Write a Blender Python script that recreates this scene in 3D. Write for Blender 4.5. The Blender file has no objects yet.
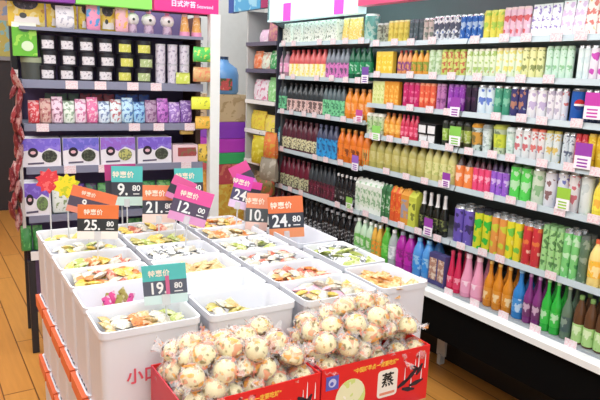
import bpy, bmesh, math, random
import numpy as np
from mathutils import Vector, Matrix
rng = random.Random(7)
SC = bpy.context.scene
COL = SC.collection
# ------------------------------------------------------------------ camera
CAM_H = 1.55
FPX = 615.3
PITCH, ROLL, YAW = math.radians(11.504), math.radians(2.136), math.radians(32.567)
def cam_axes():
    f0 = Vector((math.sin(YAW), math.cos(YAW), 0)); r0 = Vector((math.cos(YAW), -math.sin(YAW), 0)); z = Vector((0, 0, 1))
    fw = f0 * math.cos(PITCH) - z * math.sin(PITCH)
    up = f0 * math.sin(PITCH) + z * math.cos(PITCH)
    return r0 * math.cos(ROLL) + up * math.sin(ROLL), up * math.cos(ROLL) - r0 * math.sin(ROLL), fw
CR, CU, CF = cam_axes()
CAM = Vector((0, 0, CAM_H))
cd = bpy.data.cameras.new('camera'); cd.sensor_width = 36; cd.lens = FPX / 600 * 36; cd.clip_start = 0.02; cd.clip_end = 60
cam = bpy.data.objects.new('camera', cd); COL.objects.link(cam)
m = Matrix((CR, CU, -CF)).transposed().to_4x4(); m.translation = CAM
cam.matrix_world = m
SC.camera = cam
# ------------------------------------------------------------------ world, lights, exposure
SC.view_settings.view_transform = 'Standard'
SC.view_settings.look = 'None'
SC.view_settings.gamma = 1.0
SC.view_settings.exposure = 0.27
SC.view_settings.use_curve_mapping = False
w = bpy.data.worlds.new('shop_light'); SC.world = w; w.use_nodes = True
bg = w.node_tree.nodes['Background']; bg.inputs[0].default_value = (0.93, 0.97, 1.0, 1); bg.inputs[1].default_value = 0.66
def area(name, loc, sx, sy, power, rot=(0, 0, 0), color=(0.96, 0.985, 1.0)):
    l = bpy.data.lights.new(name, 'AREA'); l.shape = 'RECTANGLE'; l.size = sx; l.size_y = sy; l.energy = power; l.color = color
    o = bpy.data.objects.new(name, l); o.location = loc; o.rotation_euler = rot; COL.objects.link(o); return o
area('ceiling_area_light', (0.9, 1.3, 2.78), 1.6, 2.4, 40)
area('ceiling_area_light', (0.9, 3.3, 2.78), 1.2, 1.0, 24)
area('ceiling_area_light', (-0.6, 5.0, 2.78), 1.2, 3.0, 60)
area('ceiling_area_light', (-0.7, 2.2, 2.78), 0.8, 2.4, 30)  # added fill lamp over the left aisle, brightens the wood floor
area('ceiling_area_light', (0.2, -1.2, 2.78), 2.0, 1.6, 55)
area('ceiling_area_light', (2.0, 4.6, 2.78), 0.8, 0.8, 13)
# ------------------------------------------------------------------ helpers
def cam_ray(px, py): return (CR * (px - 300) - CU * (py - 200)) / FPX + CF
def on_plane(px, py, n, c):
    d = cam_ray(px, py); n = Vector(n); t = (c - n.dot(CAM)) / n.dot(d); return CAM + d * t
def proj(p):
    v = Vector(p) - CAM; d = v.dot(CF); return 300 + FPX * v.dot(CR) / d, 200 - FPX * v.dot(CU) / d, d
def solve_line(px, p0, d, lo=-6, hi=6):
    """parameter t where p0 + t d lies on image column px"""
    p0 = Vector(p0); d = Vector(d)
    k = CR * FPX - CF * (px - 300)
    return -k.dot(p0 - CAM) / k.dot(d)

_M = {}
SAT = .95
def srgb(c):
    g = .3 * c[0] + .59 * c[1] + .11 * c[2]; c = tuple(min(255, max(0, g + (v - g) * SAT)) for v in c)
    return tuple((x / 12.92 if x <= 0.04045 else ((x + 0.055) / 1.055) ** 2.4) for x in (v / 255 for v in c)) + (1,)
def M(c, rough=0.5, metal=0.0, var=0.06, emit=0.0, scale=18):
    """one colour with a faint cloudy variation"""
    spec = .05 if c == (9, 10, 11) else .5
    key = ('m', c, rough, metal, var, emit, scale)
    if key in _M: return _M[key]
    m = bpy.data.materials.new('paint_%d_%d_%d' % c); m.use_nodes = True; nt = m.node_tree; b = nt.nodes['Principled BSDF']
    b.inputs['Roughness'].default_value = rough; b.inputs['Metallic'].default_value = metal
    col = srgb(c); b.inputs['Specular IOR Level'].default_value = spec
    tc = nt.nodes.new('ShaderNodeTexCoord'); n = nt.nodes.new('ShaderNodeTexNoise'); n.inputs['Scale'].default_value = scale
    mx = nt.nodes.new('ShaderNodeMix'); mx.data_type = 'RGBA'
    nt.links.new(tc.outputs['Object'], n.inputs['Vector']); nt.links.new(n.outputs['Fac'], mx.inputs['Factor'])
    mx.inputs['A'].default_value = tuple(min(1, v * (1 - var)) for v in col[:3]) + (1,)
    mx.inputs['B'].default_value = tuple(min(1, v * (1 + var)) for v in col[:3]) + (1,)
    nt.links.new(mx.outputs['Result'], b.inputs['Base Color'])
    if emit:
        b.inputs['Emission Color'].default_value = col; b.inputs['Emission Strength'].default_value = emit
    _M[key] = m; return m
def PR(base, c1, c2=None, scale=30, cover=0.5, rough=0.4, seed=0):
    """printed packaging: base colour with patches of one or two inks"""
    key = ('p', base, c1, c2, scale, cover, rough, seed)
    if key in _M: return _M[key]
    m = bpy.data.materials.new('print_%d_%d_%d' % base); m.use_nodes = True; nt = m.node_tree; b = nt.nodes['Principled BSDF']
    b.inputs['Roughness'].default_value = rough
    tc = nt.nodes.new('ShaderNodeTexCoord'); mp = nt.nodes.new('ShaderNodeMapping'); mp.inputs['Location'].default_value = (seed * 1.7, seed * 3.1, seed * .7)
    n = nt.nodes.new('ShaderNodeTexNoise'); n.inputs['Scale'].default_value = scale * 1.9; n.inputs['Detail'].default_value = 2.0
    r = nt.nodes.new('ShaderNodeValToRGB'); r.color_ramp.interpolation = 'CONSTANT'
    if scale > 12:
        c1 = tuple(round(p * .28 + q * .72) for p, q in zip(base, c1)); c2 = c2 and tuple(round(p * .28 + q * .72) for p, q in zip(base, c2))
    e = r.color_ramp.elements
    e[0].position = 0; e[0].color = srgb(c2 if c2 else base); e[1].position = 0.5 - 0.17 * (1 if c2 else 2); e[1].color = srgb(base)
    k = e.new(0.62 - 0.2 * cover); k.color = srgb(c1)
    nt.links.new(tc.outputs['Object'], mp.inputs['Vector']); nt.links.new(mp.outputs['Vector'], n.inputs['Vector']); nt.links.new(n.outputs['Fac'], r.inputs['Fac']); nt.links.new(r.outputs['Color'], b.inputs['Base Color'])
    _M[key] = m; return m
def CLEAR(c, alpha=0.35, rough=0.12):
    key = ('c', c, alpha, rough)
    if key in _M: return _M[key]
    m = bpy.data.materials.new('clear_plastic'); m.use_nodes = True; b = m.node_tree.nodes['Principled BSDF']
    b.inputs['Base Color'].default_value = srgb(c); b.inputs['Roughness'].default_value = rough; b.inputs['Alpha'].default_value = alpha
    _M[key] = m; return m
def WRAP():
    """clear film printed with small red, orange and black marks"""
    if 'wrap' in _M: return _M['wrap']
    m = bpy.data.materials.new('printed_film'); m.use_nodes = True; nt = m.node_tree; b = nt.nodes['Principled BSDF']
    b.inputs['Roughness'].default_value = 0.15
    tc = nt.nodes.new('ShaderNodeTexCoord'); info = nt.nodes.new('ShaderNodeObjectInfo')
    add = nt.nodes.new('ShaderNodeVectorMath'); add.operation = 'MULTIPLY_ADD'; add.inputs[1].default_value = (1, 1, 1)
    sc = nt.nodes.new('ShaderNodeVectorMath'); sc.operation = 'SCALE'; sc.inputs[0].default_value = (9, 5, 7)
    nt.links.new(info.outputs['Random'], sc.inputs['Scale'])
    nt.links.new(tc.outputs['Object'], add.inputs[0]); nt.links.new(sc.outputs[0], add.inputs[2])
    def marks(scale, lo, hi):
        n = nt.nodes.new('ShaderNodeTexNoise'); n.inputs['Scale'].default_value = scale; n.inputs['Detail'].default_value = 0.5
        nt.links.new(add.outputs[0], n.inputs['Vector'])
        r = nt.nodes.new('ShaderNodeMapRange'); r.inputs[1].default_value = lo; r.inputs[2].default_value = hi
        nt.links.new(n.outputs['Fac'], r.inputs[0]); return r.outputs[0]
    pink = marks(52, .595, .65); black = marks(84, .645, .675); org = marks(46, .625, .68)
    c0 = (0.9, 0.9, 0.93, 1)
    prev = None
    for fac, c in ((pink, (236, 146, 126)), (org, (236, 150, 60)), (black, (70, 46, 44))):
        mx = nt.nodes.new('ShaderNodeMix'); mx.data_type = 'RGBA'
        if prev is None: mx.inputs['A'].default_value = c0
        else: nt.links.new(prev, mx.inputs['A'])
        mx.inputs['B'].default_value = srgb(c); nt.links.new(fac, mx.inputs['Factor']); prev = mx.outputs['Result']
    nt.links.new(prev, b.inputs['Base Color'])
    a1 = nt.nodes.new('ShaderNodeMath'); a1.operation = 'MAXIMUM'; nt.links.new(pink, a1.inputs[0]); nt.links.new(black, a1.inputs[1])
    a2 = nt.nodes.new('ShaderNodeMath'); a2.operation = 'MAXIMUM'; nt.links.new(a1.outputs[0], a2.inputs[0]); nt.links.new(org, a2.inputs[1])
    a3 = nt.nodes.new('ShaderNodeMapRange'); a3.inputs[3].default_value = 0.24; a3.inputs[4].default_value = 0.58
    nt.links.new(a2.outputs[0], a3.inputs[0]); nt.links.new(a3.outputs[0], b.inputs['Alpha'])
    _M['wrap'] = m; return m
def WOOD():
    m = bpy.data.materials.new('wood_planks'); m.use_nodes = True; nt = m.node_tree; b = nt.nodes['Principled BSDF']; b.inputs['Roughness'].default_value = 0.32
    tc = nt.nodes.new('ShaderNodeTexCoord')
    mp = nt.nodes.new('ShaderNodeMapping'); mp.inputs['Rotation'].default_value = (0, 0, math.pi / 2)
    br = nt.nodes.new('ShaderNodeTexBrick'); br.inputs['Scale'].default_value = 1; br.inputs['Brick Width'].default_value = 1.2; br.inputs['Row Height'].default_value = 0.14
    br.inputs['Mortar Size'].default_value = 0.003; br.inputs['Color1'].default_value = srgb((212, 146, 66)); br.inputs['Color2'].default_value = srgb((198, 128, 54)); br.inputs['Mortar'].default_value = srgb((110, 62, 22))
    mp2 = nt.nodes.new('ShaderNodeMapping'); mp2.inputs['Scale'].default_value = (22, 1.6, 1)
    n = nt.nodes.new('ShaderNodeTexNoise'); n.inputs['Scale'].default_value = 2.5; n.inputs['Detail'].default_value = 5
    mx = nt.nodes.new('ShaderNodeMix'); mx.data_type = 'RGBA'; mx.blend_type = 'MULTIPLY'; mx.inputs['Factor'].default_value = 0.45
    r = nt.nodes.new('ShaderNodeValToRGB'); r.color_ramp.elements[0].color = (.45, .4, .35, 1); r.color_ramp.elements[1].color = (1.1, 1.1, 1.1, 1)
    nt.links.new(tc.outputs['Object'], mp.inputs['Vector']); nt.links.new(mp.outputs['Vector'], br.inputs['Vector'])
    nt.links.new(tc.outputs['Object'], mp2.inputs['Vector']); nt.links.new(mp2.outputs['Vector'], n.inputs['Vector']); nt.links.new(n.outputs['Fac'], r.inputs['Fac'])
    nt.links.new(br.outputs['Color'], mx.inputs['A']); nt.links.new(r.outputs['Color'], mx.inputs['B']); nt.links.new(mx.outputs['Result'], b.inputs['Base Color'])
    return m

class MB:
    """collects shapes into one mesh"""
    def __init__(s): s.v = []; s.f = []
    def box(s, x0, x1, y0, y1, z0, z1):
        k = len(s.v); s.v += [(x0, y0, z0), (x1, y0, z0), (x1, y1, z0), (x0, y1, z0), (x0, y0, z1), (x1, y0, z1), (x1, y1, z1), (x0, y1, z1)]
        s.f += [tuple(k + i for i in q) for q in ((0, 3, 2, 1), (4, 5, 6, 7), (0, 1, 5, 4), (1, 2, 6, 5), (2, 3, 7, 6), (3, 0, 4, 7))]; return s
    def lathe(s, prof, n=14, cx=0, cy=0, sx=1, sy=1, cap=True):
        k = len(s.v)
        for r, z in prof:
            for i in range(n):
                a = 2 * math.pi * i / n; s.v.append((cx + r * math.cos(a) * sx, cy + r * math.sin(a) * sy, z))
        for j in range(len(prof) - 1):
            for i in range(n):
                a, b = k + j * n + i, k + j * n + (i + 1) % n; s.f.append((a, b, b + n, a + n))
        if cap:
            s.f.append(tuple(k + i for i in reversed(range(n)))); t = k + (len(prof) - 1) * n; s.f.append(tuple(t + i for i in range(n)))
        return s
    def rings(s, rs, cap=True):
        """loft through rings of equal length"""
        k = len(s.v); n = len(rs[0])
        for r in rs: s.v += [tuple(p) for p in r]
        for j in range(len(rs) - 1):
            for i in range(n):
                a, b = k + j * n + i, k + j * n + (i + 1) % n; s.f.append((a, b, b + n, a + n))
        if cap:
            s.f.append(tuple(k + i for i in reversed(range(n)))); t = k + (len(rs) - 1) * n; s.f.append(tuple(t + i for i in range(n)))
        return s
    def poly(s, pts, y0, y1):
        """prism of an x-z outline between y0 and y1"""
        return s.rings([[(x, y0, z) for x, z in pts], [(x, y1, z) for x, z in pts]])
    def tube(s, p0, p1, r, n=8):
        p0 = Vector(p0); p1 = Vector(p1); d = (p1 - p0).normalized(); a = d.orthogonal().normalized(); b = d.cross(a)
        return s.rings([[p + a * r * math.cos(2 * math.pi * i / n) + b * r * math.sin(2 * math.pi * i / n) for i in range(n)] for p in (p0, p1)])
    def mesh(s, name, mat, smooth=False, bevel=0):
        me = bpy.data.meshes.new(name); me.from_pydata(s.v, [], s.f)
        bm = bmesh.new(); bm.from_mesh(me); bmesh.ops.recalc_face_normals(bm, faces=bm.faces)
        if bevel: bmesh.ops.bevel(bm, geom=bm.edges[:], offset=bevel, segments=2, affect='EDGES', profile=.6)
        bm.to_mesh(me); bm.free()
        me.materials.append(mat)
        if smooth:
            for p in me.polygons: p.use_smooth = True
            try: me.set_sharp_from_angle(angle=math.radians(42))
            except Exception: pass
        return me
    def obj(s, name, mat, parent=None, smooth=False, bevel=0): return link(name, s.mesh(name, mat, smooth, bevel), parent)
def link(name, me, parent=None, loc=None, rot=None):
    o = bpy.data.objects.new(name, me); COL.objects.link(o)
    if parent: o.parent = parent
    if loc is not None: o.location = loc
    if rot is not None: o.rotation_euler = rot
    return o
def tag(o, label, cat, group=None, kind=None):
    if label: o['label'] = label
    if cat: o['category'] = cat
    if group: o['group'] = group
    if kind: o['kind'] = kind
    return o
def thing(name, label, cat, loc=(0, 0, 0), rotz=0.0, group=None):
    o = bpy.data.objects.new(name, None); o.empty_display_size = .05; COL.objects.link(o); o.location = loc; o.rotation_euler = (0, 0, rotz)
    return tag(o, label, cat, group)
def dup(root, loc, rot, label=None, group=None):
    r = root.copy(); COL.objects.link(r); r.location = loc; r.rotation_euler = rot
    if label: r['label'] = label
    if group: r['group'] = group
    for ch in root.children:
        c = ch.copy(); COL.objects.link(c); c.parent = r
        for g in ch.children:
            d = g.copy(); COL.objects.link(d); d.parent = c
    return r
def structure(name, mb, mat): o = mb.obj(name, mat); o['kind'] = 'structure'; return o
_txt = {}
def text_mesh(s, mat, h, depth=0.0006, squeeze=1.0, name='lettering'):
    """lettering lying in the local x-z plane, centred, facing -y"""
    key = (s, mat.name, h, squeeze)
    if key in _txt: return _txt[key]
    c = bpy.data.curves.new('t', 'FONT'); c.body = s; c.align_x = 'CENTER'; c.align_y = 'CENTER'; c.size = 1; c.extrude = 0.002; c.offset = 0.022; c.resolution_u = 3
    o = bpy.data.objects.new('t', c); COL.objects.link(o)
    dg = bpy.context.evaluated_depsgraph_get(); me = bpy.data.meshes.new_from_object(o.evaluated_get(dg))
    bpy.data.objects.remove(o); bpy.data.curves.remove(c)
    xs = [v.co.x for v in me.vertices]; ys = [v.co.y for v in me.vertices]
    cx = (min(xs) + max(xs)) / 2; cy = (min(ys) + max(ys)) / 2; k = h / max(.1, max(ys) - min(ys))
    for v in me.vertices:
        x, y, z = v.co; v.co = ((x - cx) * k * squeeze, -depth if z > 0 else 0, (y - cy) * k)
    me.name = name; me.materials.clear(); me.materials.append(mat); _txt[key] = me; return me
WHITE = M((240, 241, 242), .4, var=.02); BLACK = M((18, 18, 20), .45); DARK = M((40, 40, 46), .5); GREY = M((150, 155, 156), .5)
ORD = 'first second third fourth fifth sixth seventh eighth ninth tenth eleventh twelfth thirteenth fourteenth fifteenth sixteenth seventeenth eighteenth nineteenth twentieth'.split()
# ------------------------------------------------------------------ room
structure('floor', MB().box(-4, 4, -2, 9.1, -.04, 0), WOOD())
structure('ceiling', MB().box(-4, 4, -2, 9.1, 2.85, 2.9), M((235, 236, 234), .8))
structure('wall_right', MB().box(2.86, 2.94, -1, 9, 0, 2.85), M((215, 217, 214), .8))
structure('wall_back', MB().box(1.5, 2.86, 5.2, 5.28, 0, 2.85), M((206, 208, 206), .7))
structure('wall_left', MB().box(-4, -3.9, -2, 9, 0, 2.85), M((200, 196, 190), .8))
structure('wall_rear', MB().box(-4, 1.5, 9.0, 9.1, 0, 2.85), M((120, 84, 52), .7))
# ------------------------------------------------------------------ drinks chillers
LIP = 2.2
RAILM = M((172, 186, 192), .35, var=.03); TAGM = PR((232, 222, 226), (228, 184, 196), None, 90, .5); CASE = M((112, 122, 122), .6)
SHELF_DEPTH = .46
A_SH = [1.735, 1.515, 1.282, 1.018, .754]; B_SH = [1.717, 1.55, 1.385, 1.213, 1.029, .758]; DECK = .533
tag_me = MB().box(-.002, .001, -.026, .026, -.017, .017).mesh('price_tag', TAGM)
def chiller(label, y0, y1, shelves, fascia, ends):
    t = thing('drinks_chiller', label, 'chiller', (LIP, y0, 0), 0, 'drinks chillers along the wall'); L = y1 - y0
    MB().box(.52, .58, 0, L, .1, 2.3).obj('back_panel', CASE, t)
    MB().box(-.1, .58, 0, L, 2.27, 2.32).obj('canopy', M((150, 160, 156), .5), t)
    f = MB().box(-.1, -.04, 0, L, 1.89 if y1 > 3.5 else 1.925, 2.27).obj('fascia', fascia, t)
    MB().tube((.0, .03, 1.98), (.0, L - .03, 1.98), .014).obj('light_tube', M((240, 250, 255), .4, emit=9.0), t)
    MB().box(-.08, .52, 0, L, DECK - .028, DECK - .002).obj('deck', M((150, 156, 160), .4), t)
    b = MB().poly([(-.105, .5), (-.06, .5), (-.06, .54), (-.095, .54), (-.105, .528)], 0, L).obj('bumper_rail', M((228, 232, 232), .3), t)
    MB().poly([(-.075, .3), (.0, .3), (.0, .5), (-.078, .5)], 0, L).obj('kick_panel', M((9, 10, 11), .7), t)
    MB().box(.27, .52, .0, L, 0.0, .3).obj('plinth', M((22, 20, 18), .6), t)
    for yy in (.19,):
        fo = MB().box(.2, .215, yy - .03, yy + .03, .05, .3).box(.19, .225, yy - .012, yy + .012, 0, .06).obj('foot', M((190, 190, 186), .4), t)
    for yy in ends:
        pts = [(-.1, 2.27), (.52, 2.27), (.52, .3), (-.075, .3), (-.1, .54), (.02, .6), (.03, 1.85), (-.1, 1.9)]
        MB().poly(pts, yy - .012, yy + .012).obj('end_panel', M((70, 76, 80), .5), t)
    for k, z in enumerate(shelves):
        s = MB().box(0, SHELF_DEPTH, .006, L - .006, z + .003, z + .014).obj('shelf', M((206, 212, 214), .4), t)
        MB().poly([(-.008, z), (.004, z), (.004, z + .025), (.0, z + .025)], .004, L - .004).obj('price_rail', RAILM, s)
        n = max(3, int(L / .13)); rr = random.Random(int(y0 * 100) + k)
        for i in range(n):
            if rr.random() < .18: continue
            link('price_tag', tag_me, s, (-.009, (i + .5) * L / n + rr.uniform(-.02, .02), z + .019 + rr.uniform(-.003, .003)))
    n = int(L / .16)
    dk = [c for c in t.children if c.name.startswith('deck')][0]
    MB().box(-.07, -.064, 0, L, DECK - .002, DECK + .018).obj('price_rail', M((150, 158, 164), .4), dk)
    for i in range(n): link('price_tag', tag_me, dk, (-.071, (i + .5) * L / n, DECK + .022))
    return t, f
FAS_A = M((196, 236, 238), .4, emit=.5, var=.02); FAS_B = M((216, 74, 122), .4, emit=.12, var=.2, scale=5); FAS_C = M((116, 160, 150), .4)
YA, YB, YC, YD = 3.78, 2.78, 2.06, .75
chA, fA = chiller('open drinks chiller at the far end, pale lit fascia, stacked with dark bottles', YB, YA, A_SH, FAS_A, (YA - YB - .012,))
chB, fB = chiller('middle open drinks chiller under a pink fascia, with juice bottles', YC, YB, B_SH, FAS_B, ())
chC, fC = chiller('near open drinks chiller stacked with cans and glass soda bottles', YD, YC, B_SH, FAS_C, ())
for px, py in ((287, 12), (339, 4)):
    p = on_plane(px, py, (1, 0, 0), LIP - .101)
    link('magenta_square', MB().box(-.003, .001, -.045, .045, -.055, .055).mesh('magenta_square', M((214, 84, 206), .4, emit=.2)), fA, (-.101, p.y - YB, p.z))
# ---- drink builders: each returns [(part name, mesh)], standing on z = 0
def pet(h, r, body, cap, label, lo=.2, hi=.56):
    b = MB().lathe([(r * .9, 0), (r, h * .03), (r * .97, h * .2), (r, h * .3), (r, h * .6), (r * .9, h * .7), (r * .55, h * .83), (r * .36, h * .9), (r * .36, h * .93)])
    c = MB().lathe([(r * .42, h * .915), (r * .42, h * .99), (r * .38, h)], 12)
    l = MB().lathe([(r * 1.02, h * lo), (r * 1.025, h * hi)], cap=False)
    return [('bottle_body', b.mesh('bottle_body', body, True)), ('cap', c.mesh('cap', cap, True)), ('label_band', l.mesh('label_band', label, True))]
def glass(h, r, body, cap, label, lo=.14, hi=.42, neck=None):
    b = MB().lathe([(r * .92, 0), (r, h * .03), (r, h * .48), (r * .92, h * .55), (r * .5, h * .68), (r * .34, h * .76), (r * .3, h * .95)])
    c = MB().lathe([(r * .37, h * .93), (r * .4, h * .95), (r * .33, h)], 12)
    l = MB().lathe([(r * 1.02, h * lo), (r * 1.02, h * hi)], cap=False)
    out = [('bottle_body', b.mesh('bottle_body', body, True)), ('cap', c.mesh('cap', cap, True)), ('label_band', l.mesh('label_band', label, True))]
    if neck:
        out.append(('neck_foil', MB().lathe([(r * .53, h * .68), (r * .37, h * .76), (r * .33, h * .93)], cap=False).mesh('neck_foil', neck, True)))
    return out
def cone(h, r, body, cap, label):
    b = MB().lathe([(r * .95, 0), (r, h * .03), (r * .96, h * .4), (r * .62, h * .62), (r * .42, h * .85), (r * .4, h * .92)])
    c = MB().lathe([(r * .46, h * .9), (r * .46, h)], 12)
    l = MB().lathe([(r * 1.0, h * .1), (r * .99, h * .38)], cap=False)
    return [('bottle_body', b.mesh('bottle_body', body, True)), ('cap', c.mesh('cap', cap, True)), ('label_band', l.mesh('label_band', label, True))]
STEEL = M((200, 204, 206), .25, .8)
def can(h, r, body, top=None, band=None):
    b = MB().lathe([(r * .85, 0), (r, h * .05), (r, h * .92)])
    c = MB().lathe([(r * 1.0, h * .92), (r * .87, h * .97), (r * .87, h), (r * .8, h), (r * .8, h * .985)])
    out = [('can_body', b.mesh('can_body', body, True)), ('lid', c.mesh('lid', top or STEEL, True))]
    if band: out.append(('label_band', MB().lathe([(r * 1.015, h * .25), (r * 1.015, h * .7)], cap=False).mesh('label_band', band, True)))
    return out
def carton(h, r, body, cap, label):
    b = MB().box(-r, r, -r, r, 0, h * .82)
    g = MB().rings([[(-r, -r, h * .82), (r, -r, h * .82), (r, r, h * .82), (-r, r, h * .82)], [(-r * .1, -r, h * .97), (r * .1, -r, h * .97), (r * .1, r, h * .97), (-r * .1, r, h * .97)]])
    c = MB().lathe([(r * .35, h * .9), (r * .35, h)], 10)
    l = MB().box(-r - .001, -r, -r * .85, r * .85, h * .2, h * .7)
    return [('carton_body', b.mesh('carton_body', body, bevel=.001)), ('gable_top', g.mesh('gable_top', body)), ('cap', c.mesh('cap', cap, True)), ('front_print', l.mesh('front_print', label))]
def box(h, r, body, cap, label, d=None):
    d = d or r * .7
    b = MB().box(-d, d, -r, r, 0, h)
    l = MB().box(-d - .001, -d, -r * .8, r * .8, h * .15, h * .85)
    c = MB().box(-d * .9, d * .9, -r * .92, r * .92, h, h * 1.01)
    return [('carton_body', b.mesh('carton_body', body, bevel=.0015)), ('top_flap', c.mesh('top_flap', cap)), ('front_print', l.mesh('front_print', label))]
def cup(h, r, body, cap, label):
    b = MB().lathe([(r * .72, 0), (r * .96, h * .88)])
    c = MB().lathe([(r, h * .86), (r, h * .93), (r * .85, h * .96), (r * .8, h)])
    l = MB().lathe([(r * .8, h * .25), (r * .935, h * .7)], cap=False)
    return [('cup_body', b.mesh('cup_body', body, True)), ('lid', c.mesh('lid', cap, True)), ('label_band', l.mesh('label_band', label, True))]
def pouch(h, r, body, cap, label):
    rs = []
    for z, dx, dy in ((0, .42, .95), (.06, .5, 1), (.4, .42, 1), (.75, .2, .98), (.92, .04, .96), (1, .03, .96)):
        rs.append([(r * dx * math.cos(a) * 1.0, r * dy * max(-1, min(1, 1.35 * math.sin(a))), h * z) for a in [2 * math.pi * i / 14 for i in range(14)]])
    s = MB().box(-r * .05, r * .05, -r * .94, r * .94, h * .985, h * 1.03)
    return [('pouch_body', MB().rings(rs).mesh('pouch_body', body, True)), ('seal', s.mesh('seal', cap))]
KIND = dict(pet=pet, glass=glass, cone=cone, can=can, carton=carton, box=box, cup=cup, pouch=pouch)
SHELF_WORD = {}
def run(unit, shelf, px0, px1, n, kind, h, desc, mats, name, cat, r=None, back=0, dx=0.004, **kw):
    """n like drinks in one row on one shelf between two image columns"""
    shelves = A_SH if unit == 'far' else B_SH
    deck = shelf == 'deck'
    z = DECK if deck else shelves[shelf] + .0145
    x = LIP + (-.02 if deck else .012)
    y0 = solve_line(px0, (x + .02, 0, z + h * .4), (0, 1, 0)); y1 = solve_line(px1, (x + .02, 0, z + h * .4), (0, 1, 0))
    sp = (y0 - y1) / n; r = min(r or 1, sp * .485)
    parts = KIND[kind](h, r, *mats, **kw)
    h *= .95 if (unit == 'far' or shelf == 'deck' or shelf == 5) else (.72, .74, .75, .78, .86)[shelf]
    if kind == 'pouch' and unit == 'near': h *= .92
    word = unit + ' chiller ' + ('bottom deck' if deck else ORD[shelf] + ' shelf' if shelf else 'top shelf')
    proto = None
    for row in range(back + 1):
        for i in range(n):
            d = r * .7 if kind == 'box' else r
            loc = (x + d + dx + row * (2 * d + .006) + rng.uniform(0, .004), y0 - (i + .5) * sp, z)
            rz = rng.uniform(-.12, .12) if kind in ('box', 'carton', 'pouch') else rng.uniform(-.5, .5)
            where = (ORD[i] + ' from the far end' if n > 1 else 'standing alone')
            if row: where = ORD[row] + ' behind ' + ORD[i] + ' in line' if n > 1 else 'behind the first'
            lab = '%s, %s, %s' % (desc, where, word); grp = '%s, %s' % (desc, word)
            if proto is None:
                proto = thing(name, lab, cat, loc, rz, grp)
                for pn, me in parts: link(pn, me, proto)
            else: dup(proto, loc, (0, 0, rz), lab, grp)
    return proto
def c(*v): return M(v, .3)
W_ = M((238, 240, 240), .35); K_ = M((22, 22, 24), .3)
DK = M((34, 22, 24), .2)
# far chiller
S = 'far'
run(S, 0, 284, 339, 5, 'box', .135, 'cream white carton with small print', (PR((240, 244, 232), (150, 170, 140), None, 34, .1), M((242, 244, 236)), PR((244, 246, 236), (90, 100, 80), (220, 220, 170), 40, .25)), 'milk_carton', 'carton')
run(S, 0, 341, 361, 3, 'pouch', .135, 'yellow and red printed pouch', (PR((244, 226, 160), (240, 190, 60), (226, 110, 90), 40, .8), M((240, 230, 190)), W_), 'snack_pouch', 'pouch')
run(S, 0, 363, 373, 1, 'can', .15, 'teal and cream canister', (PR((190, 226, 214), (90, 180, 170), (230, 224, 150), 16, .7), c(220, 230, 220)), 'canister', 'canister')
run(S, 1, 279, 288, 2, 'pet', .175, 'pale pink drink bottle', (M((160, 120, 140)), M((150, 150, 156)), PR((226, 150, 190), (240, 220, 230), None, 30, .5)), 'drink_bottle', 'bottle')
run(S, 1, 289, 326, 7, 'pet', .182, 'red-topped bottle with yellow label', (M((206, 92, 92), .25), M((190, 60, 64)), PR((238, 220, 110), (240, 240, 236), (214, 80, 70), 26, .75)), 'juice_bottle', 'bottle', lo=.05, hi=.5)
run(S, 1, 326, 349, 5, 'pet', .182, 'grey-topped bottle with orchid pink label', (M((120, 128, 140), .25), M((100, 108, 120)), PR((214, 120, 190), (60, 60, 80), (230, 190, 220), 34, .35)), 'yoghurt_bottle', 'bottle', lo=.05, hi=.55)
run(S, 1, 349, 371, 4, 'pet', .185, 'dark green bottle with green label', (M((20, 96, 66), .2), M((16, 90, 60)), PR((26, 140, 86), (220, 236, 226), (10, 80, 50), 26, .15)), 'tea_bottle', 'bottle')
run(S, 2, 278, 286, 2, 'pet', .19, 'dark bottle with jade label', (M((70, 84, 90), .2), K_, PR((110, 200, 146), (40, 90, 70), None, 26, .4)), 'tea_bottle', 'bottle', lo=.1, hi=.55)
run(S, 2, 287, 323, 7, 'pet', .195, 'black bottle with pink round label', (M((52, 58, 62), .2), K_, PR((230, 196, 190), (70, 52, 52), (220, 150, 150), 28, .5)), 'cola_bottle', 'bottle', lo=.06, hi=.46)
run(S, 2, 323, 345, 5, 'pet', .195, 'black-topped bottle with mint label', (M((84, 100, 106), .2), K_, PR((120, 206, 150), (40, 110, 80), None, 26, .35)), 'mint_drink_bottle', 'bottle', lo=.06, hi=.55)
run(S, 2, 345, 371, 4, 'pet', .185, 'orange juice bottle with orange cap', (M((226, 136, 40), .2), c(214, 150, 80), PR((236, 140, 44), (240, 190, 150), (214, 100, 30), 24, .3)), 'juice_bottle', 'bottle')
run(S, 3, 275, 282, 1, 'pet', .2, 'teal bottle with sky label', (M((60, 130, 140), .2), c(90, 160, 150), PR((90, 170, 210), (230, 240, 240), None, 20, .4)), 'water_bottle', 'bottle')
run(S, 3, 282, 317, 7, 'pet', .21, 'dark plum bottle with cream label', (M((92, 44, 58), .2), c(90, 40, 50), PR((222, 218, 176), (70, 62, 50), (150, 140, 80), 40, .45)), 'plum_drink_bottle', 'bottle', lo=.08, hi=.44)
run(S, 3, 317, 337, 4, 'pet', .21, 'dark bottle with bright blue label', (M((70, 76, 104), .2), M((90, 96, 130)), PR((44, 156, 220), (30, 60, 120), (130, 200, 236), 26, .3)), 'sport_drink_bottle', 'bottle', lo=.04, hi=.6)
run(S, 3, 337, 369, 5, 'pet', .205, 'orange soda bottle with orange label', (M((222, 116, 34), .2), c(226, 150, 60), PR((236, 126, 40), (90, 40, 20), (244, 180, 130), 26, .25)), 'orange_soda_bottle', 'bottle')
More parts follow.
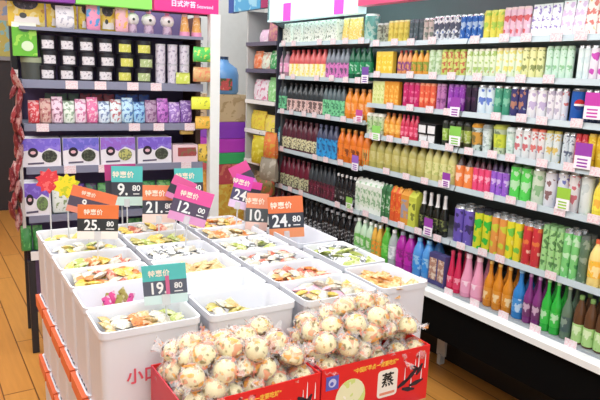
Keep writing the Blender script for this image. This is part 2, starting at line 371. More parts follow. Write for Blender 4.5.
run(S, 4, 276, 309, 7, 'pet', .21, 'maroon-topped bottle with grey-green label', (M((110, 34, 54), .2), c(100, 30, 44), PR((200, 200, 160), (56, 48, 46), (120, 120, 80), 40, .5)), 'plum_drink_bottle', 'bottle', lo=.06, hi=.44)
run(S, 4, 309, 335, 6, 'pet', .21, 'dark bottle with wine label', (M((58, 64, 70), .2), K_, PR((110, 34, 58), (40, 24, 34), (226, 190, 200), 34, .5)), 'grape_drink_bottle', 'bottle', lo=.04, hi=.5)
run(S, 4, 335, 356, 5, 'pet', .19, 'black bottle with white cap', (M((30, 30, 34), .2), c(226, 226, 226), PR((32, 30, 34), (190, 190, 190), None, 40, .1)), 'coffee_bottle', 'bottle')
run(S, 'deck', 270, 296, 4, 'pet', .2, 'dark maroon bottle', (M((84, 30, 42), .2), c(96, 36, 44), PR((70, 30, 40), (150, 110, 110), None, 30, .2)), 'plum_drink_bottle', 'bottle')
run(S, 'deck', 297, 322, 5, 'glass', .2, 'black glass bottle with white mark', (M((26, 28, 32), .15), c(56, 60, 64), PR((34, 36, 40), (214, 216, 220), None, 36, .35)), 'soy_milk_bottle', 'bottle', back=1)
run(S, 'deck', 322, 356, 6, 'pet', .19, 'black bottle with silver neck ring', (M((24, 25, 28), .15), c(150, 152, 156), PR((30, 30, 34), (200, 204, 208), None, 40, .3)), 'coffee_bottle', 'bottle', back=1)
# middle chiller
S = 'middle'
run(S, 0, 377, 389, 2, 'can', .11, 'grey and white can', (PR((170, 180, 160), (90, 90, 80), (230, 230, 220), 24, .4), c(200, 204, 200)), 'drink_can', 'can')
run(S, 0, 389, 409, 4, 'can', .118, 'yellow slim can', (PR((222, 208, 96), (190, 170, 60), (236, 230, 170), 22, .4), c(220, 216, 150)), 'drink_can', 'can')
run(S, 0, 410, 424, 3, 'can', .118, 'slate grey can', (PR((74, 92, 98), (120, 130, 140), (150, 90, 110), 24, .35), c(80, 96, 104)), 'drink_can', 'can')
run(S, 0, 424, 434, 2, 'can', .118, 'pale pink-grey can', (PR((196, 186, 180), (90, 110, 100), None, 24, .35), STEEL), 'drink_can', 'can')
run(S, 0, 434, 461, 5, 'can', .122, 'white and navy can', (PR((226, 232, 238), (24, 34, 60), (90, 120, 190), 15, .75), STEEL), 'drink_can', 'can')
run(S, 1, 378, 394, 3, 'box', .125, 'golden yellow juice box', (M((236, 200, 70)), c(240, 220, 140), PR((236, 196, 50), (244, 230, 150), None, 24, .3)), 'juice_box', 'carton')
run(S, 1, 398, 412, 3, 'pet', .13, 'orange bottle with purple label', (M((222, 150, 96), .3), c(200, 70, 60), PR((140, 70, 130), (236, 170, 90), (240, 200, 170), 40, .5)), 'juice_bottle', 'bottle')
run(S, 1, 412, 429, 3, 'pet', .13, 'orange bottle with olive label', (M((230, 160, 60), .3), c(190, 190, 60), PR((130, 150, 50), (230, 140, 60), (230, 220, 150), 40, .5)), 'juice_bottle', 'bottle')
run(S, 1, 429, 442, 2, 'can', .13, 'pale mint can', (PR((206, 226, 196), (150, 190, 130), (240, 244, 236), 24, .4), c(190, 214, 170)), 'drink_can', 'can')
run(S, 1, 442, 466, 4, 'can', .13, 'lime green and red can', (PR((206, 214, 120), (190, 70, 60), (130, 180, 70), 26, .35), c(170, 190, 80)), 'drink_can', 'can')
run(S, 2, 374, 386, 3, 'box', .13, 'pale lime carton', (M((214, 222, 150)), c(226, 230, 190), PR((222, 230, 160), (180, 200, 90), None, 30, .3)), 'tea_carton', 'carton')
run(S, 2, 386, 400, 3, 'box', .132, 'amber orange carton', (M((226, 150, 40)), c(220, 130, 40), PR((232, 156, 50), (250, 210, 120), (170, 90, 30), 30, .3)), 'tea_carton', 'carton')
run(S, 2, 403, 420, 3, 'can', .132, 'magenta red can', (PR((206, 40, 110), (240, 150, 180), (150, 20, 70), 20, .25), c(214, 80, 120)), 'drink_can', 'can')
run(S, 2, 420, 436, 3, 'can', .132, 'coral orange can', (PR((232, 96, 66), (250, 190, 150), (200, 50, 60), 20, .3), c(236, 150, 110)), 'drink_can', 'can')
run(S, 2, 437, 446, 2, 'can', .132, 'mauve can', (PR((190, 120, 180), (110, 50, 110), (220, 190, 150), 20, .35), c(190, 150, 180)), 'drink_can', 'can')
run(S, 2, 448, 465, 3, 'can', .132, 'violet can', (PR((150, 60, 180), (206, 150, 220), (100, 30, 130), 18, .35), c(150, 90, 170)), 'drink_can', 'can')
run(S, 3, 366, 384, 3, 'cup', .125, 'white-capped clear cup', (PR((206, 220, 190), (120, 140, 90), None, 30, .2), c(236, 236, 226), PR((200, 220, 170), (120, 170, 90), None, 30, .3)), 'drink_cup', 'cup')
run(S, 3, 384, 401, 3, 'pet', .135, 'amber juice bottle', (M((228, 150, 50), .25), c(196, 110, 50), PR((236, 170, 70), (246, 210, 120), (206, 110, 40), 24, .4)), 'juice_bottle', 'bottle')
run(S, 3, 401, 419, 4, 'pet', .135, 'raspberry pink bottle', (M((206, 50, 84), .25), c(190, 50, 80), PR((220, 64, 104), (244, 160, 180), (170, 30, 60), 24, .3)), 'juice_bottle', 'bottle')
run(S, 3, 420, 438, 2, 'box', .06, 'black tub with white label', (K_, M((70, 72, 74)), PR((226, 228, 230), (160, 160, 164), None, 30, .2)), 'pudding_tub', 'tub', back=0)
z = B_SH[3] + .0145 + .0475
for i in range(2):
    y0 = solve_line(420, (LIP + .03, 0, z), (0, 1, 0)); y1 = solve_line(438, (LIP + .03, 0, z), (0, 1, 0)); sp = (y0 - y1) / 2
    t = thing('pudding_tub', 'black tub with white label, %s of the upper layer, middle chiller fourth shelf' % ORD[i], 'tub', (LIP + .012 + sp * .34, y0 - (i + .5) * sp, z), 0, 'black tubs on the middle chiller')
    for pn, me in box(.055, sp * .485, K_, M((60, 60, 62)), M((226, 228, 230))): link(pn, me, t)
run(S, 3, 442, 455, 2, 'cup', .13, 'dark cup with lime label', (M((48, 56, 44)), c(50, 52, 48), PR((150, 190, 70), (220, 230, 180), (60, 80, 40), 30, .35)), 'jelly_cup', 'cup')
run(S, 3, 455, 470, 2, 'cup', .13, 'olive cup with pale label', (M((70, 76, 40)), c(40, 42, 38), PR((170, 190, 80), (226, 230, 200), (80, 90, 50), 30, .35)), 'jelly_cup', 'cup')
run(S, 4, 362, 425, 8, 'pet', .172, 'pale olive tea bottle with clear cap', (M((180, 172, 96), .2), c(226, 226, 206), PR((188, 178, 96), (206, 200, 140), (140, 136, 70), 24, .4)), 'tea_bottle', 'bottle', back=1)
run(S, 4, 425, 455, 4, 'pet', .178, 'milky yellow bottle with white cap', (M((208, 204, 130), .2), c(240, 240, 230), PR((216, 214, 146), (170, 180, 90), (236, 236, 200), 24, .3)), 'milk_tea_bottle', 'bottle', back=1)
run(S, 5, 357, 383, 5, 'carton', .2, 'white carton with green print', (PR((226, 234, 226), (140, 190, 140), None, 18, .1), c(230, 236, 230), PR((210, 224, 206), (110, 160, 110), (240, 244, 240), 26, .45)), 'milk_carton', 'carton')
run(S, 5, 383, 392, 2, 'carton', .2, 'forest green carton', (M((50, 110, 66)), c(190, 210, 190), PR((60, 130, 74), (226, 232, 226), None, 24, .3)), 'tea_carton', 'carton')
run(S, 5, 392, 402, 2, 'carton', .2, 'red-orange carton with yellow top', (PR((222, 90, 40), (236, 190, 80), None, 14, .5), c(230, 170, 60), PR((226, 84, 40), (236, 150, 60), (250, 220, 150), 24, .3)), 'juice_carton', 'carton')
run(S, 5, 402, 410, 1, 'carton', .2, 'amber carton with lilac front', (M((222, 150, 50)), c(226, 170, 80), PR((150, 150, 170), (222, 150, 60), None, 14, .4)), 'juice_carton', 'carton')
run(S, 5, 410, 418, 1, 'carton', .2, 'lime yellow carton', (M((196, 204, 70)), c(140, 140, 60), PR((206, 214, 80), (90, 100, 40), None, 14, .3)), 'juice_carton', 'carton')
run(S, 5, 419, 446, 4, 'glass', .21, 'black sauce-dark bottle with white cap', (M((28, 30, 24), .15), c(236, 238, 238), PR((40, 46, 34), (150, 160, 90), (200, 200, 200), 26, .25)), 'coffee_bottle', 'bottle', neck=M((226, 226, 226), .3))
run(S, 'deck', 354, 372, 3, 'pet', .2, 'clear bottle with green leaf label', (M((190, 220, 190), .15), c(232, 238, 232), PR((110, 190, 90), (236, 240, 226), (60, 140, 60), 26, .4)), 'aloe_drink_bottle', 'bottle', back=1)
run(S, 'deck', 372, 381, 2, 'pet', .2, 'orange drink bottle with white cap', (M((228, 176, 70), .15), c(236, 238, 232), PR((232, 150, 50), (110, 180, 90), None, 22, .4)), 'juice_bottle', 'bottle', back=1)
run(S, 'deck', 381, 388, 1, 'pet', .2, 'bright green drink bottle', (M((86, 180, 60), .15), c(110, 190, 90), PR((80, 190, 60), (150, 220, 110), None, 22, .4)), 'tea_bottle', 'bottle', back=1)
run(S, 'deck', 388, 395, 1, 'pet', .2, 'clear water bottle', (CLEAR((214, 226, 226), .5), W_, PR((226, 232, 234), (170, 180, 190), None, 22, .4)), 'water_bottle', 'bottle', back=1)
run(S, 'deck', 395, 412, 2, 'pet', .205, 'magenta drink bottle with grey cap', (M((176, 40, 160), .2), c(150, 160, 170), PR((190, 40, 170), (120, 30, 110), (220, 120, 210), 20, .4)), 'sport_drink_bottle', 'bottle', back=1)
run(S, 'deck', 412, 430, 2, 'pet', .205, 'sky blue drink bottle', (M((80, 150, 220), .2), c(120, 180, 220), PR((50, 140, 220), (180, 214, 240), (30, 80, 170), 20, .4)), 'sport_drink_bottle', 'bottle', back=1)
run(S, 'deck', 430, 447, 2, 'box', .16, 'navy box with round brown print', (M((70, 66, 120)), c(80, 76, 130), PR((176, 130, 110), (230, 220, 200), (70, 60, 110), 20, .4)), 'cocoa_box', 'box')
# near chiller
S = 'near'
run(S, 0, 461, 484, 4, 'can', .12, 'royal blue and white can', (PR((44, 104, 190), (226, 236, 244), (24, 60, 130), 15, .5), STEEL), 'drink_can', 'can')
run(S, 0, 484, 504, 3, 'can', .13, 'yellow and lime can', (PR((232, 222, 90), (150, 206, 80), (250, 240, 170), 16, .45), c(220, 220, 110)), 'drink_can', 'can')
run(S, 0, 504, 530, 4, 'can', .135, 'pink and red-striped can', (PR((238, 196, 216), (216, 60, 60), (246, 236, 240), 13, .45), c(236, 200, 200)), 'drink_can', 'can')
run(S, 0, 531, 560, 3, 'pouch', .135, 'white pouch with violet mark', (PR((240, 238, 244), (120, 90, 190), (236, 226, 220), 24, .2), W_, W_), 'snack_pouch', 'pouch')
run(S, 0, 560, 585, 2, 'pouch', .14, 'white pouch with lilac swirl', (PR((242, 236, 244), (220, 180, 226), (236, 120, 120), 20, .4), W_, W_), 'snack_pouch', 'pouch')
run(S, 0, 585, 622, 3, 'pouch', .15, 'cream pouch with red and yellow print', (PR((246, 232, 226), (220, 80, 70), (244, 190, 70), 20, .4), W_, W_), 'snack_pouch', 'pouch')
run(S, 1, 467, 496, 5, 'can', .13, 'white can with green and gold print', (PR((224, 236, 206), (150, 190, 80), (222, 150, 90), 24, .35), c(230, 234, 210)), 'drink_can', 'can')
run(S, 1, 496, 522, 4, 'can', .132, 'pale green can with yellow fruit', (PR((226, 240, 214), (236, 220, 90), (150, 190, 130), 22, .4), c(236, 220, 170)), 'drink_can', 'can')
run(S, 1, 522, 544, 3, 'can', .132, 'yellow and white can', (PR((232, 234, 170), (110, 130, 70), (244, 246, 230), 20, .35), c(230, 226, 160)), 'drink_can', 'can')
run(S, 1, 546, 573, 4, 'can', .136, 'pale mint can with leaf print', (PR((206, 236, 218), (120, 190, 130), (236, 246, 240), 20, .25), c(190, 226, 200)), 'drink_can', 'can')
run(S, 1, 578, 590, 2, 'can', .136, 'ice white can', (PR((224, 240, 240), (206, 226, 230), None, 14, .5), STEEL), 'drink_can', 'can')
run(S, 1, 590, 625, 4, 'can', .136, 'white can with magenta band', (PR((236, 230, 240), (206, 80, 190), None, 12, .5), STEEL), 'drink_can', 'can')
run(S, 2, 466, 477, 2, 'can', .132, 'black can', (PR((40, 26, 50), (90, 50, 90), None, 16, .3), M((70, 70, 76))), 'drink_can', 'can')
run(S, 2, 477, 494, 2, 'can', .135, 'white can with blue sweep', (PR((220, 236, 246), (50, 90, 200), (120, 190, 230), 15, .3), STEEL), 'drink_can', 'can')
run(S, 2, 494, 510, 2, 'can', .135, 'sea green can', (PR((70, 160, 130), (150, 210, 180), (24, 90, 70), 15, .4), STEEL), 'drink_can', 'can')
run(S, 2, 510, 527, 2, 'can', .135, 'navy can with bright stripes', (PR((60, 60, 120), (226, 150, 100), (200, 214, 220), 17, .4), STEEL), 'drink_can', 'can')
run(S, 2, 527, 546, 2, 'can', .135, 'white can with lilac and lime print', (PR((236, 236, 240), (180, 160, 210), (200, 220, 120), 16, .4), STEEL), 'drink_can', 'can')
run(S, 2, 547, 562, 2, 'can', .135, 'white can with grey lettering', (PR((234, 232, 238), (170, 160, 190), None, 22, .4), STEEL), 'drink_can', 'can')
run(S, 2, 562, 568, 1, 'can', .135, 'silver can with red dot', (PR((214, 220, 230), (210, 70, 60), None, 16, .3), STEEL), 'drink_can', 'can')
pep = run(S, 2, 568, 584, 1, 'can', .137, 'cobalt blue can with round emblem', (M((24, 92, 186), .3), STEEL), 'drink_can', 'can', r=.033)
em = []
def disc_on_can(z0, z1, col, name, rr=.0338, hw=.5):
    v = MB(); N = 10; n0 = []
    for j in range(N + 1):
        z = z0 + (z1 - z0) * j / N; h = math.sqrt(max(0.0, .021 ** 2 - (z - .075) ** 2)) / rr
        n0.append([(-rr * math.cos(a), -rr * math.sin(a), z) for a in [(-h + 2 * h * i / 6) for i in range(7)]])
    k = 0
    for r_ in n0: v.v += r_
    for j in range(N):
        for i in range(6): a = j * 7 + i; v.f.append((a, a + 1, a + 8, a + 7))
    o = v.obj(name, col, pep); o.rotation_euler = (0, 0, math.radians(32) - pep.rotation_euler.z); return o
disc_on_can(.078, .096, M((206, 40, 50), .3), 'emblem_red'); disc_on_can(.070, .078, W_, 'emblem_white'); disc_on_can(.054, .070, M((20, 50, 130), .3), 'emblem_blue')
run(S, 2, 584, 622, 5, 'can', .135, 'dark navy can with pale print', (PR((50, 60, 90), (190, 200, 200), (200, 80, 160), 18, .4), STEEL), 'drink_can', 'can')
run(S, 3, 470, 481, 1, 'cup', .13, 'clear cup with amber lid', (PR((190, 206, 200), (60, 70, 60), None, 22, .4), c(216, 150, 50), PR((206, 150, 60), (90, 90, 60), None, 30, .4)), 'drink_cup', 'cup')
run(S, 3, 481, 490, 1, 'cup', .13, 'clear cup with grey lid', (PR((206, 220, 220), (130, 150, 150), None, 22, .4), c(150, 160, 160), PR((214, 226, 226), (150, 170, 170), None, 30, .4)), 'drink_cup', 'cup')
run(S, 3, 490, 505, 1, 'cup', .135, 'wide cup with round lime label', (PR((190, 206, 170), (90, 110, 90), None, 22, .4), c(196, 206, 90), PR((206, 216, 60), (150, 170, 50), None, 30, .3)), 'jelly_cup', 'cup', r=.04)
run(S, 3, 505, 514, 1, 'cup', .13, 'clear cup with mint label', (PR((206, 226, 214), (130, 160, 150), None, 22, .4), c(210, 224, 220), PR((190, 220, 206), (230, 240, 236), None, 30, .4)), 'drink_cup', 'cup')
run(S, 3, 514, 530, 2, 'can', .135, 'white can with crimson top patch', (PR((226, 232, 234), (196, 60, 70), (150, 160, 170), 18, .35), STEEL), 'drink_can', 'can')
run(S, 3, 530, 545, 2, 'can', .135, 'white can with strawberry patch', (PR((226, 224, 226), (214, 76, 70), (160, 150, 180), 18, .4), c(226, 110, 90)), 'drink_can', 'can')
run(S, 3, 545, 560, 2, 'can', .135, 'white can with yellow patch', (PR((216, 226, 226), (222, 180, 60), (150, 190, 160), 18, .4), c(200, 190, 90)), 'drink_can', 'can')
run(S, 3, 562, 575, 2, 'can', .135, 'silver white can with navy print', (PR((206, 218, 226), (60, 70, 100), (150, 160, 180), 20, .3), STEEL), 'drink_can', 'can')
run(S, 3, 575, 587, 2, 'can', .135, 'scarlet can', (PR((206, 50, 64), (240, 160, 160), (150, 30, 80), 18, .3), c(206, 60, 60)), 'drink_can', 'can')
run(S, 3, 587, 622, 4, 'can', .14, 'golden yellow can', (PR((230, 190, 40), (246, 226, 120), (190, 120, 30), 18, .35), c(220, 190, 70)), 'drink_can', 'can')
run(S, 4, 455, 473, 2, 'pet', .155, 'black-topped bottle with orange label', (M((70, 50, 50), .2), K_, PR((236, 130, 60), (244, 226, 220), (214, 90, 60), 16, .35)), 'iced_tea_bottle', 'bottle', back=1, lo=.04, hi=.7)
run(S, 4, 473, 491, 3, 'pet', .155, 'dark-topped bottle with rose label', (M((90, 50, 64), .2), K_, PR((232, 70, 120), (246, 200, 214), (206, 40, 84), 16, .35)), 'iced_tea_bottle', 'bottle', back=1, lo=.04, hi=.72)
run(S, 4, 491, 509, 3, 'pet', .155, 'dark-topped bottle with violet label', (M((80, 60, 100), .2), K_, PR((150, 90, 206), (226, 214, 240), (70, 60, 120), 16, .35)), 'iced_tea_bottle', 'bottle', back=1, lo=.04, hi=.72)
run(S, 4, 509, 530, 2, 'can', .16, 'white can with vivid green top', (PR((90, 222, 90), (226, 240, 226), (40, 190, 60), 14, .5), c(60, 110, 60)), 'drink_can', 'can', back=1)
run(S, 4, 531, 543, 1, 'can', .16, 'pale sage can', (PR((206, 222, 200), (120, 180, 120), (236, 236, 226), 14, .4), STEEL), 'drink_can', 'can', r=.03, back=1)
run(S, 4, 543, 555, 1, 'can', .16, 'white can with brown squares', (PR((226, 228, 236), (110, 60, 60), (190, 200, 214), 16, .3), STEEL), 'drink_can', 'can', r=.03, back=1)
run(S, 4, 556, 567, 1, 'can', .165, 'white can with blue mark', (PR((226, 230, 240), (70, 80, 180), None, 14, .4), STEEL), 'drink_can', 'can', r=.03, back=1)
run(S, 4, 567, 578, 1, 'can', .165, 'white can with red squares', (PR((230, 226, 230), (206, 70, 90), None, 16, .4), STEEL), 'drink_can', 'can', r=.03, back=1)
run(S, 4, 579, 591, 1, 'can', .165, 'plain ice white can', (PR((222, 232, 232), (200, 214, 216), None, 10, .4), STEEL), 'drink_can', 'can', r=.03, back=1)
run(S, 4, 592, 626, 3, 'pet', .16, 'lemon yellow bottle', (M((236, 216, 70), .2), c(230, 220, 100), PR((240, 222, 70), (236, 160, 60), (250, 240, 170), 16, .4)), 'juice_bottle', 'bottle', back=1)
run(S, 5, 453, 472, 2, 'can', .185, 'tall violet can', (PR((110, 90, 190), (60, 50, 110), (200, 190, 230), 12, .35), STEEL), 'tall_drink_can', 'can', back=1)
run(S, 5, 473, 490, 2, 'can', .19, 'tall yellow-to-green can', (PR((210, 214, 40), (50, 190, 60), (170, 210, 50), 9, .55), M((60, 60, 70))), 'tall_drink_can', 'can', back=1)
run(S, 5, 490, 506, 2, 'can', .19, 'tall orange and yellow can', (PR((226, 150, 70), (200, 210, 60), (240, 190, 110), 9, .45), STEEL), 'tall_drink_can', 'can', back=1)
run(S, 5, 506, 521, 2, 'can', .19, 'tall lemon and leaf green can', (PR((226, 216, 40), (110, 200, 70), (240, 230, 110), 9, .45), STEEL), 'tall_drink_can', 'can', back=1)
run(S, 5, 522, 540, 2, 'can', .19, 'tall cherry red can', (PR((206, 50, 60), (226, 120, 60), (240, 190, 170), 11, .3), STEEL), 'tall_drink_can', 'can', back=1)
run(S, 5, 541, 562, 3, 'can', .2, 'tall pale green can with dark pattern', (PR((160, 214, 140), (60, 110, 60), (226, 232, 190), 24, .3), c(140, 190, 130)), 'tall_drink_can', 'can', back=1)
run(S, 5, 562, 578, 2, 'can', .205, 'tall mint green can', (PR((120, 206, 120), (190, 232, 190), (70, 160, 90), 12, .4), STEEL), 'tall_drink_can', 'can', back=1)
run(S, 5, 578, 587, 1, 'can', .195, 'tall moss grey can', (PR((90, 120, 96), (140, 160, 140), None, 12, .4), M((90, 100, 96))), 'tall_drink_can', 'can', back=1)
run(S, 5, 587, 630, 3, 'pet', .19, 'yellow juice bottle with red cap', (M((240, 214, 130), .2), c(226, 100, 60), PR((244, 190, 60), (250, 236, 190), (150, 200, 90), 14, .4)), 'juice_bottle', 'bottle', back=1)
run(S, 'deck', 447, 460, 2, 'cone', .2, 'crimson pink bottle', (M((206, 40, 84), .2), c(200, 60, 90), PR((222, 60, 100), (244, 190, 200), (170, 30, 60), 16, .3)), 'soda_bottle', 'bottle', back=1)
run(S, 'deck', 460, 481, 2, 'cone', .21, 'pale pink glass bottle', (M((226, 150, 180), .15), c(236, 200, 210), PR((232, 160, 190), (246, 214, 226), None, 12, .3)), 'soda_bottle', 'bottle', back=1)
run(S, 'deck', 483, 511, 3, 'glass', .215, 'amber glass soda bottle', (M((206, 128, 30), .12), c(230, 190, 100), PR((214, 140, 40), (240, 226, 190), (180, 100, 30), 16, .3)), 'soda_bottle', 'bottle', back=1)
run(S, 'deck', 511, 523, 1, 'glass', .22, 'bright blue glass bottle', (M((40, 124, 196), .12), c(140, 190, 220), PR((60, 140, 210), (226, 236, 244), None, 16, .4)), 'soda_bottle', 'bottle', r=.03, back=1)
run(S, 'deck', 523, 541, 2, 'glass', .22, 'plum purple glass bottle', (M((126, 50, 120), .12), c(190, 150, 190), PR((110, 50, 100), (226, 206, 216), None, 14, .35)), 'soda_bottle', 'bottle', back=1)
run(S, 'deck', 541, 560, 2, 'glass', .225, 'emerald green glass bottle', (M((44, 176, 60), .12), c(160, 210, 150), PR((60, 190, 70), (220, 236, 210), None, 14, .35)), 'soda_bottle', 'bottle', back=1)
run(S, 'deck', 561, 571, 1, 'glass', .225, 'grey-green glass bottle', (M((96, 120, 100), .12), c(180, 190, 170), PR((70, 90, 90), (150, 170, 150), None, 14, .35)), 'soda_bottle', 'bottle', r=.028, back=1)
run(S, 'deck', 572, 618, 4, 'pet', .2, 'brown tea bottle with pale green label', (M((92, 62, 40), .15), c(110, 150, 80), PR((170, 210, 130), (230, 240, 206), (110, 170, 80), 16, .4)), 'tea_bottle', 'bottle', back=1, lo=.04, hi=.42)
# promo cards clipped on the shelf rails
def promo(px, py, w_, h_, top, label):
    p = on_plane(px, py, (1, 0, 0), LIP - .014)
    t = thing('promo_card', label, 'price card', (LIP - .014, p.y, p.z), 0, 'coloured promo cards clipped to the chiller rails')
    MB().box(-.001, .001, -w_ / 2, w_ / 2, -h_ / 2, 0).obj('lower_print', M((240, 236, 244), .4), t)
    for q_ in range(3): MB().box(-.0018, -.001, -w_ / 3.2, w_ / 3.2, -h_ * (.14 + .13 * q_) - .003, -h_ * (.14 + .13 * q_) + .003).obj('printed_line', M(top, .4), t)
    MB().box(-.001, .001, -w_ / 2, w_ / 2, 0, h_ / 2).obj('upper_band', M(top, .4), t)
    MB().box(.001, .012, -w_ / 2.6, w_ / 2.6, -.012, .012).obj('clip', CLEAR((220, 226, 230), .7), t)
PUR = (150, 60, 170)
for a in [(455, 107, .06, .09, PUR, 'purple promo card under violet cans on the middle chiller'),
          (593, 106, .07, .1, (196, 60, 170), 'magenta promo card under navy cans on the near chiller'),
          (583, 156, .07, .1, PUR, 'purple promo card under scarlet cans on the near chiller'),
          (563, 199, .06, .09, (150, 200, 60), 'lime promo card under white cans on the near chiller'),
          (455, 136, .07, .09, (130, 200, 80), 'lime promo card under dark cups on the middle chiller'),
          (376, 133, .07, .08, (140, 214, 100), 'lime promo card under white-capped cups on the middle chiller'),
          (446, 180, .05, .07, PUR, 'purple promo card under milky yellow bottles on the middle chiller'),
          (428, 227, .06, .09, PUR, 'purple promo card under white-capped black bottles on the middle chiller'),
          (365, 75, .06, .09, (120, 80, 170), 'violet promo card under dark green bottles on the far chiller'),
          (355, 163, .06, .09, (150, 100, 200), 'lilac promo card under orange sodas on the far chiller'),
          (359, 116, .06, .07, (200, 80, 150), 'pink promo card under orange juice on the far chiller'),
          (349, 203, .06, .07, (140, 200, 90), 'lime promo card above black bottles on the far chiller')]:
    promo(*a)
# ------------------------------------------------------------------ island of stacked white bins
AI = math.radians(1.75)
NI = Vector((math.cos(AI), -math.sin(AI), 0)); DI = Vector((math.sin(AI), math.cos(AI), 0))
def isl(i, d, z): return NI * i + DI * d + Vector((0, 0, z))
TIER = .2833; RIM = .85
BINM = M((224, 227, 235), .35, var=.015); ORG = M((232, 104, 54), .45)
def rrect(w_, d_, r, z, n=4):
    pts = []
    for cx, cy, a0 in ((w_ / 2 - r, d_ / 2 - r, 0), (-w_ / 2 + r, d_ / 2 - r, 90), (-w_ / 2 + r, -d_ / 2 + r, 180), (w_ / 2 - r, -d_ / 2 + r, 270)):
        for k in range(n + 1):
            a = math.radians(a0 + 90 * k / n); pts.append((cx + r * math.cos(a), cy + r * math.sin(a), z))
    return pts
def bin_parts(w_, d_, h, orange):
    t = .004
    def R(s, z, r=.022, rib=0.0):
        out = []; W = w_ - s; D = d_ - s; q = rrect(W, D, r, z)
        for k in range(4):
            out += q[5 * k:5 * k + 5]
            if k in (1, 3):      # ribbed short sides
                sx = -1 if k == 1 else 1; y0 = (D / 2 - r) * (1 if k == 1 else -1)
                for i in range(1, 12): out.append((sx * (W / 2 - (rib if i % 3 else 0)), y0 * (1 - 2 * i / 12), z))
        return out
    b = MB(); lip = .0
    b.rings([R(.013, .0, rib=.004), R(.008, h - .03, rib=.004), R(.008, h - .022), R(0, h - .02), R(0, h), R(.012, h), R(.02, h - .008), R(.04, .02)])
    out = [('bin_shell', b.mesh('bin_shell', BINM, True))]
    if orange:
        x = -w_ / 2
        e0, e1 = h - .001, h - .05
        g = MB().rings([[(x + o, -d_ * .485, e0), (x + o, d_ * .485, e0), (x + o, d_ * .42, e1), (x + o, -d_ * .42, e1)] for o in (-.014, .004)])
        out.append(('handle_grip', g.mesh('handle_grip', ORG, bevel=.002)))
    return out
COLS = [(.337, .632, 'aisle-side column', 1.585, 6), (.65, .945, 'second column from the aisle', 1.575, 6), (.965, 1.25, 'third column from the aisle', 1.555, 6)]
BINS = {}
def place_bin(proto_cache, key, w_, d_, orange, ci, di, tier, label, grp):
    p = isl(ci, di, tier * TIER)
    if key not in proto_cache:
        t = thing('storage_bin', label, 'bin', p, -AI, grp); proto_cache[key] = t
        for pn, me in bin_parts(w_, d_, TIER, orange): link(pn, me, t)
    else: dup(proto_cache[key], p, (0, 0, -AI), label, grp)
_pc = {}
TW = ['bottom', 'middle', 'top']
for cidx, (x0, x1, cname, f0, nr) in enumerate(COLS):
    for k in range(nr):
        d0 = f0 + .2 * k
        for tier in range(3):
            edge = cidx == 0 or k == 0
            if tier < 2 and not (cidx == 0 or k in (0, 5)) : 
                if tier == 0: continue
            org = tier < 2
            lab = 'white %s bin, %s tier, %s from the buns, %s' % ('orange-gripped' if org else 'snack', TW[tier], ORD[k], cname)
            place_bin(_pc, ('n', cidx, org), x1 - x0 - .004, .196, org, (x0 + x1) / 2, d0 + .098, tier, lab, 'white bins of the snack island')
        BINS[(cidx, k)] = ((x0 + x1) / 2, d0 + .098, x1 - x0 - .05, .15)
for k, (d0, d1) in enumerate(((1.545, 1.797), (1.81, 2.13), (2.145, 2.465))):
    for tier in range(3):
        lab = 'white %s bin, %s tier, %s from the buns, chiller-side column' % ('orange-gripped' if tier < 2 else 'long snack', TW[tier], ORD[k])
        place_bin(_pc, ('r', k, tier < 2), .205, d1 - d0 - .004, tier < 2, 1.367 + (.02 if k else 0), (d0 + d1) / 2, tier, lab, 'white bins of the snack island')
    BINS[(3, k)] = (1.367 + (.02 if k else 0), (d0 + d1) / 2, .155, d1 - d0 - .05)
# row in front, two tiers, carrying the red bun boxes
for cidx, (x0, x1, cname, f0, nr) in enumerate(COLS):
    for kk in range(2 if cidx == 9 else 1):
        for tier in range(2):
            if cidx == 0: continue
            lab = 'white bin, %s tier, under the red bun boxes, %s' % (TW[tier], cname)
            place_bin(_pc, ('f', cidx), x1 - x0 - .004, .3, True, (x0 + x1) / 2, f0 - .155, tier, lab, 'white bins under the red boxes')
# red lettering on the front bin
p = isl(.452, 1.5838, .71)
t = thing('printed_sticker', 'small red lettering stuck on the white bin beside the red box', 'sticker', p, -AI)
link('lettering', text_mesh('小口', M((226, 90, 110), .4), .045), t)
